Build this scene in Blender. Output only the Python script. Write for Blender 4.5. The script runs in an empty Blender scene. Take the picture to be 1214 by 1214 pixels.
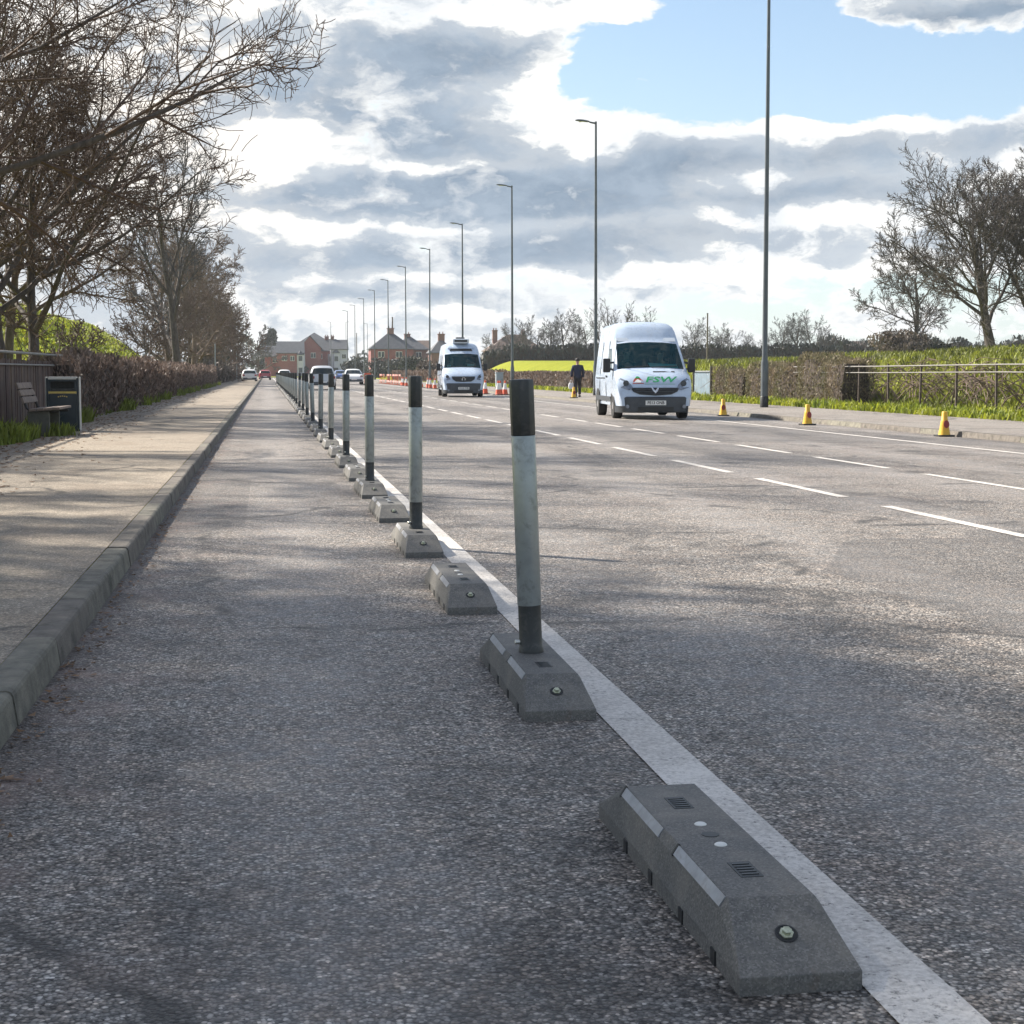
import bpy, bmesh, math, random
from mathutils import Vector, Matrix, Euler
R = math.radians
rnd = random.Random(11)
S = bpy.context.scene
COL = S.collection
EXPO = 1.16

# ------------------------------------------------------------------ camera
F_PX, YAW, PITCH, CAM_H = 1900.0, R(8.675), R(4.99), 1.15
cam_d = bpy.data.cameras.new('camera'); cam = bpy.data.objects.new('camera', cam_d); COL.objects.link(cam)
cam.location = (0, 0, CAM_H); cam.rotation_euler = (math.pi/2-PITCH, 0, -YAW)
cam_d.sensor_width = 36; cam_d.lens = 36*F_PX/1214; cam_d.clip_end = 5000; cam_d.clip_start = .05
S.camera = cam

def smooth(a, b, x):
    t = max(0., min(1., (x-a)/(b-a))); return t*t*(3-2*t)
def interp(tab, x):
    if x <= tab[0][0]: return tab[0][1]
    for (a, u), (b, v) in zip(tab, tab[1:]):
        if x <= b: return u+(v-u)*(x-a)/(b-a)
    return tab[-1][1]

ORD = ['nearest','second','third','fourth','fifth','sixth','seventh','eighth','ninth','tenth','eleventh','twelfth','thirteenth','fourteenth','fifteenth','sixteenth','seventeenth','eighteenth','nineteenth','twentieth']
TENS = {2:'twenty',3:'thirty',4:'forty'}
def ordinal(i):            # i from 0
    if i < 20: return ORD[i]
    t, u = divmod(i+1, 10)
    if u == 0: return TENS[t][:-1]+'ieth'
    return TENS[t]+'-'+(['first']+ORD[1:])[u-1]
def ordinal1(i): return 'first' if i == 0 else ordinal(i)

# ------------------------------------------------------------------ materials
class NT:
    def __init__(s, tree): s.t = tree; s.n = tree.nodes; s.l = tree.links
    def new(s, typ, **kw):
        n = s.n.new(typ)
        for k, v in kw.items():
            if k == 'ins':
                for kk, vv in v.items():
                    if hasattr(vv, 'is_linked') or isinstance(vv, bpy.types.NodeSocket): s.l.new(vv, n.inputs[kk])
                    else: n.inputs[kk].default_value = vv
            else: setattr(n, k, v)
        return n
    def math(s, op, a, b=None, c=None, clamp=False):
        n = s.n.new('ShaderNodeMath'); n.operation = op; n.use_clamp = clamp
        for i, v in enumerate((a, b, c)):
            if v is None: continue
            if isinstance(v, bpy.types.NodeSocket): s.l.new(v, n.inputs[i])
            else: n.inputs[i].default_value = v
        return n.outputs[0]
    def mix(s, f, a, b, blend='MIX'):
        n = s.n.new('ShaderNodeMix'); n.data_type = 'RGBA'; n.blend_type = blend
        for sock, v in ((n.inputs[0], f), (n.inputs[6], a), (n.inputs[7], b)):
            if isinstance(v, bpy.types.NodeSocket): s.l.new(v, sock)
            elif isinstance(v, (int, float)): sock.default_value = v
            else: sock.default_value = (*v[:3], 1)
        return n.outputs[2]
    def ramp(s, fac, stops, interp='LINEAR'):
        n = s.n.new('ShaderNodeValToRGB'); s.l.new(fac, n.inputs[0]); cr = n.color_ramp; cr.interpolation = interp
        while len(cr.elements) < len(stops): cr.elements.new(.5)
        for e, (p, c) in zip(cr.elements, stops):
            e.position = p; e.color = (c, c, c, 1) if isinstance(c, (int, float)) else (*c[:3], 1)
        return n.outputs[0]
    def noise(s, vec, scale, detail=4, rough=.55, dist=0):
        n = s.n.new('ShaderNodeTexNoise'); n.inputs['Scale'].default_value = scale
        n.inputs['Detail'].default_value = detail; n.inputs['Roughness'].default_value = rough; n.inputs['Distortion'].default_value = dist
        if vec is not None: s.l.new(vec, n.inputs['Vector'])
        return n.outputs[0]
    def mapping(s, vec, scale=(1,1,1), rot=(0,0,0)):
        n = s.n.new('ShaderNodeMapping'); n.inputs['Scale'].default_value = scale; n.inputs['Rotation'].default_value = rot
        s.l.new(vec, n.inputs[0]); return n.outputs[0]

def base_mat(name):
    m = bpy.data.materials.new(name); m.use_nodes = True
    nt = NT(m.node_tree); b = m.node_tree.nodes['Principled BSDF']
    return m, nt, b
def mat(name, col, rough=.6, metal=0., var=.18, vscale=8., bump=0., bscale=40., island=0., spec=None, coat=0., dirt=None):
    m, nt, b = base_mat(name)
    co = nt.new('ShaderNodeTexCoord').outputs['Object']
    f = nt.noise(co, vscale, 5, .6)
    lo = tuple(c*(1-var) for c in col); hi = tuple(min(1, c*(1+var)) for c in col)
    c = nt.mix(nt.ramp(f, [(.3, 0.), (.7, 1.)]), lo, hi)
    if dirt:
        f2 = nt.noise(co, dirt[1], 6, .7, .4)
        c = nt.mix(nt.ramp(f2, [(.52, 0.), (.68, dirt[2])]), c, dirt[0])
    if island:
        g = nt.new('ShaderNodeNewGeometry').outputs['Random Per Island']
        k = nt.math('MULTIPLY_ADD', g, island*2, 1-island)
        hs = nt.new('ShaderNodeHueSaturation'); nt.l.new(c, hs.inputs['Color']); nt.l.new(k, hs.inputs['Value']); 
        nt.l.new(nt.math('MULTIPLY_ADD', g, .05, .475), hs.inputs['Hue'])
        c = hs.outputs[0]
    nt.l.new(c, b.inputs['Base Color'])
    rr = nt.math('MULTIPLY_ADD', f, .3*rough, rough*.85, clamp=True); nt.l.new(rr, b.inputs['Roughness'])
    b.inputs['Metallic'].default_value = metal
    if spec is not None: b.inputs['Specular IOR Level'].default_value = spec
    if coat: b.inputs['Coat Weight'].default_value = coat; b.inputs['Coat Roughness'].default_value = .06
    if bump:
        bn = nt.new('ShaderNodeBump'); bn.inputs['Strength'].default_value = bump; bn.inputs['Distance'].default_value = .01
        nt.l.new(nt.noise(co, bscale, 6, .65), bn.inputs['Height']); nt.l.new(bn.outputs[0], b.inputs['Normal'])
    return m
def leaf_mat(name, col, island=.35, trans=.35, vscale=.6, col2=None):
    m, nt, b = base_mat(name)
    co = nt.new('ShaderNodeTexCoord').outputs['Object']
    f = nt.noise(co, vscale, 4, .6)
    c = nt.mix(nt.ramp(f, [(.35, 0.), (.65, 1.)]), col, col2 or tuple(x*.6 for x in col))
    g = nt.new('ShaderNodeNewGeometry').outputs['Random Per Island']
    hs = nt.new('ShaderNodeHueSaturation'); nt.l.new(c, hs.inputs['Color'])
    nt.l.new(nt.math('MULTIPLY_ADD', g, island*2, 1-island), hs.inputs['Value'])
    nt.l.new(hs.outputs[0], b.inputs['Base Color']); b.inputs['Roughness'].default_value = .65
    tr = nt.new('ShaderNodeBsdfTranslucent'); nt.l.new(hs.outputs[0], tr.inputs[0])
    mx = nt.new('ShaderNodeMixShader'); mx.inputs[0].default_value = trans
    nt.l.new(b.outputs[0], mx.inputs[1]); nt.l.new(tr.outputs[0], mx.inputs[2])
    nt.l.new(mx.outputs[0], m.node_tree.nodes['Material Output'].inputs[0])
    return m
def glass_mat(name, tint, amount=.55, rough=.03):
    m, nt, b = base_mat(name)
    b.inputs['Base Color'].default_value = (*tint, 1); b.inputs['Roughness'].default_value = rough
    b.inputs['IOR'].default_value = 1.6
    tr = nt.new('ShaderNodeBsdfTransparent'); tr.inputs[0].default_value = (.40, .72, .74, 1)
    mx = nt.new('ShaderNodeMixShader'); mx.inputs[0].default_value = amount
    nt.l.new(b.outputs[0], mx.inputs[1]); nt.l.new(tr.outputs[0], mx.inputs[2])
    nt.l.new(mx.outputs[0], m.node_tree.nodes['Material Output'].inputs[0])
    return m

def asphalt_mat(name, dark, light, warm, gutter=True, speck=1.):
    m, nt, b = base_mat(name)
    tc = nt.new('ShaderNodeTexCoord').outputs['Object']
    sep = nt.new('ShaderNodeSeparateXYZ'); nt.l.new(tc, sep.inputs[0])
    v = nt.new('ShaderNodeTexVoronoi', ins={'Scale': 105.}); nt.l.new(tc, v.inputs['Vector'])
    v2 = nt.new('ShaderNodeTexVoronoi', ins={'Scale': 46.}); nt.l.new(tc, v2.inputs['Vector'])
    cell = nt.new('ShaderNodeSeparateColor'); nt.l.new(v.outputs['Color'], cell.inputs[0])
    cell2 = nt.new('ShaderNodeSeparateColor'); nt.l.new(v2.outputs['Color'], cell2.inputs[0])
    stone = nt.ramp(cell.outputs[0], [(0., .10), (.45, .4), (.8, .65), (.93, .9), (1., 1.3)])
    stone2 = nt.ramp(cell2.outputs[1], [(0., .72), (.6, 1.), (.9, 1.1), (1., 1.4)])
    fine = nt.noise(tc, 19., 7, .78)
    mid = nt.noise(tc, 1.7, 7, .68, .5)
    big = nt.noise(nt.mapping(tc, (1., .22, 1.)), .55, 6, .62, .6)
    f = nt.math('MULTIPLY_ADD', mid, .7, nt.math('MULTIPLY_ADD', big, .75, nt.math('MULTIPLY', fine, .55)))
    f = nt.ramp(f, [(.80, 0.), (1.16, 1.)])
    c = nt.mix(f, dark, light)
    c = nt.mix(nt.ramp(nt.noise(tc, .9, 5, .65, .8), [(.5, 0.), (.72, .65)]), c, warm)
    sv = nt.math('MULTIPLY', stone, stone2)
    gap = nt.ramp(nt.math('ADD', v.outputs['Distance'], nt.math('MULTIPLY_ADD', nt.noise(tc, 60., 3, .7), .5, -.25)), [(.0, 1.12), (.45, .95), (.72, .30)])
    c = nt.mix(speck, c, nt.mix(1., c, nt.mix(1., nt.mix(1., sv, gap, 'MULTIPLY'), (1.55, 1.55, 1.55), 'MULTIPLY'), 'MULTIPLY'))
    if gutter:
        # polished wheel tracks, darker old patches and tar smears with shapes of their own
        trk = nt.math('SINE', nt.math('MULTIPLY_ADD', sep.outputs[0], 3.6, nt.math('MULTIPLY', nt.noise(tc, .35, 3, .5), 2.2)))
        c = nt.mix(nt.ramp(nt.math('MULTIPLY', nt.math('MULTIPLY_ADD', trk, .5, .5), nt.noise(tc, .8, 5, .65)), [(.25, 0.), (.62, .34)]), c, (.35, .33, .31))
        pt = nt.new('ShaderNodeTexVoronoi', ins={'Scale': .34, 'Randomness': .9}); pt.distance = 'CHEBYCHEV'
        hue = nt.ramp(nt.noise(tc, 9., 5, .75), [(.40, 0.), (.60, 1.)])
        c = nt.mix(1., c, nt.mix(hue, (.93, .97, 1.03), (1.06, 1.0, .97)), 'MULTIPLY')
        nt.l.new(nt.mapping(tc, (1., .45, 1.)), pt.inputs['Vector'])
        pc = nt.new('ShaderNodeSeparateColor'); nt.l.new(pt.outputs['Color'], pc.inputs[0])
        c = nt.mix(nt.ramp(pc.outputs[0], [(.0, .0), (.72, .0), (.76, .34), (1., .42)]), c, (.07, .066, .064))
        sm = nt.ramp(nt.noise(nt.mapping(tc, (1., .5, 1.)), 1.3, 7, .72, 1.2), [(.60, 0.), (.68, .55)])
        c = nt.mix(nt.math('MULTIPLY', sm, nt.ramp(nt.noise(tc, 30., 4, .7), [(.35, .25), (.6, 1.)])), c, (.055, .05, .048))
    # cracks and old trench seams
    wob = nt.noise(tc, 1.2, 5, .7)
    cr = nt.new('ShaderNodeTexVoronoi', feature='DISTANCE_TO_EDGE', ins={'Scale': .23})
    wv = nt.new('ShaderNodeVectorMath', operation='ADD'); nt.l.new(tc, wv.inputs[0])
    wn = nt.new('ShaderNodeTexNoise', ins={'Scale': 1.1, 'Detail': 6.}); nt.l.new(tc, wn.inputs['Vector'])
    nt.l.new(wn.outputs[1], wv.inputs[1]); nt.l.new(wv.outputs[0], cr.inputs['Vector'])
    ck = nt.ramp(cr.outputs['Distance'], [(.0, 1.), (.006, .7), (.014, 0.)])
    ck = nt.math('MULTIPLY', ck, nt.ramp(wob, [(.44, 0.), (.55, .85)]))
    c = nt.mix(ck, c, (.03, .028, .026))
    if gutter:
        g = nt.math('ADD', sep.outputs[0], nt.math('MULTIPLY_ADD', nt.noise(tc, 5., 5, .7), .5, -.25))
        c = nt.mix(nt.ramp(nt.math('MULTIPLY_ADD', g, 1., 1.), [(.12, .92), (.24, .45), (.42, 0.)]), c, (.055, .04, .033))
        pk = nt.math('MULTIPLY', nt.ramp(nt.math('MULTIPLY_ADD', g, .5, .6), [(.15, 1.), (.55, 0.)]), nt.ramp(nt.noise(tc, 2.2, 5, .6), [(.52, 0.), (.66, .6)]))
        c = nt.mix(pk, c, (.24, .165, .14))
    nt.l.new(c, b.inputs['Base Color'])
    nt.l.new(nt.math('MULTIPLY_ADD', cell.outputs[1], .3, .46 if gutter else .6), b.inputs['Roughness'])
    b.inputs['Specular IOR Level'].default_value = .45 if gutter else .35
    h = nt.math('ADD', nt.math('MULTIPLY', v.outputs['Distance'], -1.), nt.math('MULTIPLY', v2.outputs['Distance'], -.8))
    h = nt.math('ADD', h, nt.math('MULTIPLY', fine, 1.2))
    bn = nt.new('ShaderNodeBump'); bn.inputs['Strength'].default_value = .8*speck; bn.inputs['Distance'].default_value = .006
    nt.l.new(h, bn.inputs['Height']); nt.l.new(bn.outputs[0], b.inputs['Normal'])
    return m

def paint_mat():
    m, nt, b = base_mat('road_paint')
    tc = nt.new('ShaderNodeTexCoord').outputs['Object']
    v = nt.new('ShaderNodeTexVoronoi', ins={'Scale': 95.}); nt.l.new(tc, v.inputs['Vector'])
    f = nt.math('ADD', nt.math('MULTIPLY', nt.noise(tc, 70., 4, .7), .6), nt.math('MULTIPLY', nt.noise(tc, 3., 6, .7), .5))
    c = nt.mix(nt.ramp(f, [(.42, 0.), (.62, 1.)]), (.38, .355, .33), (.66, .625, .585))
    wear = nt.ramp(nt.math('ADD', nt.noise(tc, 45., 5, .8), nt.math('MULTIPLY', nt.noise(tc, 2., 4, .6), .35)), [(.74, 0.), (.86, .95)])
    c = nt.mix(wear, c, (.12, .115, .11))
    nt.l.new(c, b.inputs['Base Color']); b.inputs['Roughness'].default_value = .7
    bn = nt.new('ShaderNodeBump'); bn.inputs['Strength'].default_value = .5; bn.inputs['Distance'].default_value = .004
    nt.l.new(v.outputs['Distance'], bn.inputs['Height']); nt.l.new(bn.outputs[0], b.inputs['Normal'])
    return m

def rubber_mat():
    m, nt, b = base_mat('recycled_rubber')
    tc = nt.new('ShaderNodeTexCoord').outputs['Object']
    v = nt.new('ShaderNodeTexVoronoi', ins={'Scale': 260.}); nt.l.new(tc, v.inputs['Vector'])
    cell = nt.new('ShaderNodeSeparateColor'); nt.l.new(v.outputs['Color'], cell.inputs[0])
    c = nt.mix(nt.ramp(cell.outputs[0], [(0., 0.), (.8, .5), (1., 1.)]), (.055, .057, .058), (.175, .173, .167))
    dust = nt.ramp(nt.noise(tc, 5., 7, .7, .3), [(.45, .1), (.75, .5)])
    c = nt.mix(dust, c, (.31, .28, .235))
    rust = nt.ramp(nt.noise(nt.mapping(tc, (1., .35, 1.)), 9., 4, .6), [(.62, 0.), (.74, .55)])
    c = nt.mix(rust, c, (.16, .10, .065))
    nt.l.new(c, b.inputs['Base Color']); b.inputs['Roughness'].default_value = .72
    bn = nt.new('ShaderNodeBump'); bn.inputs['Strength'].default_value = .35; bn.inputs['Distance'].default_value = .002
    nt.l.new(nt.noise(tc, 330., 3, .6), bn.inputs['Height']); nt.l.new(bn.outputs[0], b.inputs['Normal'])
    return m

def grass_mat(name, a, b_, c_):
    m, nt, b = base_mat(name)
    tc = nt.new('ShaderNodeTexCoord').outputs['Object']
    f = nt.noise(tc, .35, 8, .7, .5); f2 = nt.noise(nt.mapping(tc, (1, 1, 2.5)), 3.2, 6, .75, .6)
    c = nt.mix(nt.ramp(f, [(.35, 0.), (.62, 1.)]), a, b_)
    c = nt.mix(nt.ramp(f2, [(.5, 0.), (.68, .8)]), c, c_)
    sep = nt.new('ShaderNodeSeparateXYZ'); nt.l.new(tc, sep.inputs[0])
    near = nt.math('MULTIPLY', nt.ramp(nt.math('MULTIPLY_ADD', sep.outputs[1], -.01, nt.math('MULTIPLY_ADD', f, .3, 1.)), [(.3, 0.), (.5, 1.)]), nt.math('GREATER_THAN', sep.outputs[0], 10.))
    c = nt.mix(nt.math('MULTIPLY', near, .8), c, nt.mix(f2, (.10, .11, .022), (.20, .21, .03)))
    nt.l.new(c, b.inputs['Base Color']); b.inputs['Roughness'].default_value = .9; b.inputs['Specular IOR Level'].default_value = .1
    bn = nt.new('ShaderNodeBump'); bn.inputs['Strength'].default_value = 1.; bn.inputs['Distance'].default_value = .25
    nt.l.new(f2, bn.inputs['Height']); nt.l.new(bn.outputs[0], b.inputs['Normal'])
    return m
def brick_mat(name, a, b_, mortar, scale=1.):
    m, nt, b = base_mat(name)
    tc = nt.new('ShaderNodeTexCoord').outputs['Object']
    sep = nt.new('ShaderNodeSeparateXYZ'); nt.l.new(tc, sep.inputs[0])
    cb = nt.new('ShaderNodeCombineXYZ'); nt.l.new(nt.math('ADD', sep.outputs[0], sep.outputs[1]), cb.inputs[0]); nt.l.new(sep.outputs[2], cb.inputs[1])
    br = nt.new('ShaderNodeTexBrick', ins={'Scale': 4.4*scale, 'Color1': (*a, 1), 'Color2': (*b_, 1), 'Mortar': (*mortar, 1), 'Mortar Size': .03})
    nt.l.new(cb.outputs[0], br.inputs['Vector'])
    c = nt.mix(nt.ramp(nt.noise(tc, .8, 6, .7), [(.4, 0.), (.7, .5)]), br.outputs[0], tuple(x*.6 for x in a))
    nt.l.new(c, b.inputs['Base Color']); b.inputs['Roughness'].default_value = .85
    return m
def bark_mat(name, a, b_):
    m, nt, b = base_mat(name)
    tc = nt.new('ShaderNodeTexCoord').outputs['Object']
    f = nt.noise(nt.mapping(tc, (1, 1, .3)), 9., 6, .7, .4)
    c = nt.mix(nt.ramp(f, [(.35, 0.), (.65, 1.)]), a, b_)
    nt.l.new(c, b.inputs['Base Color']); b.inputs['Roughness'].default_value = .85
    bn = nt.new('ShaderNodeBump'); bn.inputs['Strength'].default_value = .6; bn.inputs['Distance'].default_value = .02
    nt.l.new(f, bn.inputs['Height']); nt.l.new(bn.outputs[0], b.inputs['Normal'])
    return m

M = {}
M['road'] = asphalt_mat('asphalt', (.114, .102, .090), (.41, .37, .325), (.32, .265, .225))
M['pave'] = asphalt_mat('pavement_asphalt', (.21, .18, .14), (.40, .34, .27), (.305, .24, .18), gutter=False, speck=.6)
M['pave_far'] = asphalt_mat('pavement_far_asphalt', (.17, .15, .14), (.33, .30, .27), (.27, .22, .19), gutter=False, speck=.6)
M['paint'] = paint_mat()
M['rubber'] = rubber_mat()
M['kerb'] = mat('kerb_concrete', (.165, .15, .125), .85, var=.4, vscale=9, bump=.8, bscale=70, island=.14, dirt=((.06, .058, .045), 5., .9))
M['strip'] = mat('retro_strip', (.30, .31, .335), .4, var=.3, vscale=14, dirt=((.2, .19, .17), 25., .6))
M['dark'] = mat('black_plastic', (.018, .019, .02), .5, var=.25)
M['wand_dark'] = mat('wand_dark_plastic', (.024, .027, .028), .42, var=.3, vscale=14, bump=.06, bscale=30, dirt=((.09, .085, .08), 22., .5))
M['wand_band'] = mat('wand_reflective_band', (.30, .325, .32), .30, metal=.4, var=.1, vscale=16, bump=.05, bscale=60, dirt=((.13, .135, .125), 18., .6))
M['steel'] = mat('zinc_steel', (.55, .55, .5), .32, metal=.9, var=.2, vscale=60)
M['brass'] = mat('yellowed_zinc', (.46, .48, .36), .3, metal=.7, var=.3, vscale=70)
M['white_cap'] = mat('white_cap', (.68, .68, .66), .5)
M['galv'] = mat('galvanised_steel', (.30, .32, .33), .45, metal=.35, var=.2, vscale=3, dirt=((.18, .17, .16), 2., .5))
M['lamp'] = mat('lamp_column_paint', (.10, .115, .125), .45, metal=.2, var=.2, vscale=2)
M['lamp_glass'] = mat('lamp_lens', (.5, .5, .48), .2)
M['van_shade_blue'] = mat('white_van_paint', (.46, .55, .68), .28, var=.04, coat=.6, dirt=((.45, .44, .42), 3.5, .3))  # white bodywork; blue shade of the van fronts is mixed into this colour
M['vanshade'] = mat('roof_cap_paint', (.62, .68, .75), .35, var=.04, coat=.3)
M['bumper'] = mat('grey_bumper_plastic', (.045, .054, .066), .5, var=.15, dirt=((.09, .09, .09), 4., .4))
M['chrome'] = mat('chrome', (.7, .7, .7), .15, metal=1., var=.05)
M['tyre'] = mat('tyre_rubber', (.022, .022, .023), .8, var=.3)
M['rim'] = mat('wheel_rim', (.35, .35, .36), .4, metal=.6)
M['glass'] = glass_mat('windscreen_glass', (.006, .045, .06), .58)
M['carglass'] = glass_mat('car_glass', (.012, .02, .025), .3)
M['headlight'] = mat('headlight_lens', (.17, .20, .25), .10, metal=.3, var=.4, vscale=9, coat=1.)
M['plate'] = mat('plate_white', (.78, .78, .76), .4, var=.05)
M['plate_text'] = mat('plate_black', (.02, .02, .02), .5)
M['green'] = mat('logo_green', (.015, .30, .10), .5, var=.05)
M['logo_red'] = mat('logo_red', (.42, .06, .03), .5, var=.05)
M['card'] = mat('pale_turquoise_paper', (.30, .55, .55), .7, var=.1)
M['skin'] = mat('skin', (.42, .25, .19), .55, var=.08)
M['hair'] = mat('hair', (.02, .017, .015), .7)
M['navy'] = mat('navy_cloth', (.022, .028, .055), .85, var=.25, vscale=6, bump=.3, bscale=25)
M['trouser'] = mat('charcoal_cloth', (.018, .018, .022), .85, var=.25)
M['shirt'] = mat('grey_cloth', (.10, .10, .11), .85)
M['bagwhite'] = mat('white_polythene', (.7, .7, .72), .5, var=.1, bump=.4, bscale=20)
M['coneY'] = mat('yellow_plastic', (.72, .42, .03), .45, var=.15, dirt=((.35, .2, .05), 9., .5))
M['coneR'] = mat('red_sign', (.25, .02, .015), .45)
M['signblue'] = mat('blue_sign', (.02, .04, .2), .45)
M['coneO'] = mat('orange_plastic', (.62, .09, .03), .5, var=.15)
M['coneW'] = mat('white_sleeve', (.75, .73, .7), .4, var=.08)
M['binblack'] = mat('black_bin_panel', (.012, .022, .03), .35, var=.3)
M['binedge'] = mat('bin_edge', (.5, .49, .46), .45, metal=.3)
M['gold'] = mat('gold_band', (.5, .38, .12), .4, metal=.5)
M['benchwood'] = mat('weathered_bench_slat', (.19, .15, .125), .8, var=.3, vscale=7, bump=.4, bscale=60)
M['benchiron'] = mat('dark_bench_frame', (.035, .032, .03), .65)
M['concrete'] = mat('bench_concrete', (.10, .10, .085), .9, var=.25)
M['board'] = mat('brown_fence_board', (.085, .055, .045), .85, var=.4, vscale=2.5, bump=.5, bscale=18, island=.35)
M['rail'] = mat('weathered_rail', (.20, .19, .175), .6, metal=.1, var=.25, vscale=6)
M['ironfence'] = mat('rusty_railing', (.075, .055, .045), .75, var=.35, vscale=9)
M['bark'] = bark_mat('bark', (.045, .036, .03), (.12, .097, .08))
M['twig'] = bark_mat('twig_bark', (.058, .036, .026), (.135, .086, .06))
M['twigdark'] = bark_mat('dark_twig_bark', (.035, .029, .027), (.085, .068, .06))
M['twigbrown'] = bark_mat('brown_twig_bark', (.10, .068, .05), (.19, .135, .105))
M['twiggrey'] = bark_mat('grey_twig_bark', (.05, .048, .05), (.10, .095, .095))
M['hedge'] = leaf_mat('hedge_twigs', (.22, .155, .12), .55, .2, 1.6, (.115, .085, .07))
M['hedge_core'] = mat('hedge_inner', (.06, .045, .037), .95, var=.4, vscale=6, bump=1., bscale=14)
M['hedge_olive'] = leaf_mat('mixed_hedge_twigs', (.23, .175, .115), .6, .25, 1.1, (.12, .12, .05))
M['darkleaf'] = leaf_mat('dark_evergreen_leaf', (.045, .055, .04), .45, .15, .5)
M['fieldhedge'] = leaf_mat('far_hedge_twigs', (.055, .06, .055), .4, .1, .3)
M['brownleaf'] = leaf_mat('brown_needles', (.13, .10, .08), .45, .2, .3, (.08, .068, .056))
M['weed'] = leaf_mat('weed_leaf', (.34, .36, .03), .5, .4, .8, (.15, .20, .025))
M['weed_dull'] = leaf_mat('dull_weed_leaf', (.22, .27, .04), .5, .4, .8, (.13, .15, .035))
M['grassblade'] = leaf_mat('grass_blade', (.25, .275, .032), .6, .32, .5, (.06, .07, .02))
M['litter'] = leaf_mat('dead_leaf', (.22, .13, .07), .5, .2, 1.)
M['ground'] = grass_mat('field_grass', (.26, .29, .025), (.32, .335, .032), (.20, .25, .03))
M['brick'] = brick_mat('red_brick', (.30, .07, .075), (.25, .06, .068), (.25, .2, .18))
M['brick2'] = brick_mat('brown_brick', (.24, .10, .075), (.19, .085, .07), (.2, .17, .15))
M['slate'] = mat('slate_roof', (.065, .072, .085), .7, var=.3, vscale=2, bump=.5, bscale=6)
M['tile'] = mat('brown_tile_roof', (.12, .085, .072), .8, var=.3, vscale=2, bump=.5, bscale=6)
M['render'] = mat('pale_render', (.52, .52, .62), .85, var=.1)
M['winframe'] = mat('white_window_frame', (.7, .7, .7), .5)
M['pane'] = mat('window_pane', (.05, .065, .08), .08, var=.3)
M['cabinet'] = mat('grey_cabinet', (.30, .36, .40), .5, var=.1, dirt=((.2, .22, .22), 3., .4))
M['gate'] = mat('blue_grey_sheet', (.22, .29, .35), .5, metal=.2, var=.15, vscale=3, dirt=((.2, .17, .14), 4., .5))
M['polewood'] = bark_mat('pole_wood', (.09, .075, .06), (.16, .135, .11))
for nm, c in (('car_silver', (.55, .56, .58)), ('car_white', (.72, .72, .72)), ('car_blue', (.05, .10, .28)), ('car_red', (.40, .05, .06))):
    M[nm] = mat(nm+'_paint', c, .3, var=.05, coat=.6)
M['taillight'] = mat('tail_lamp', (.35, .02, .02), .2)
M['interior'] = mat('dark_cabin', (.03, .032, .035), .8)

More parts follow.
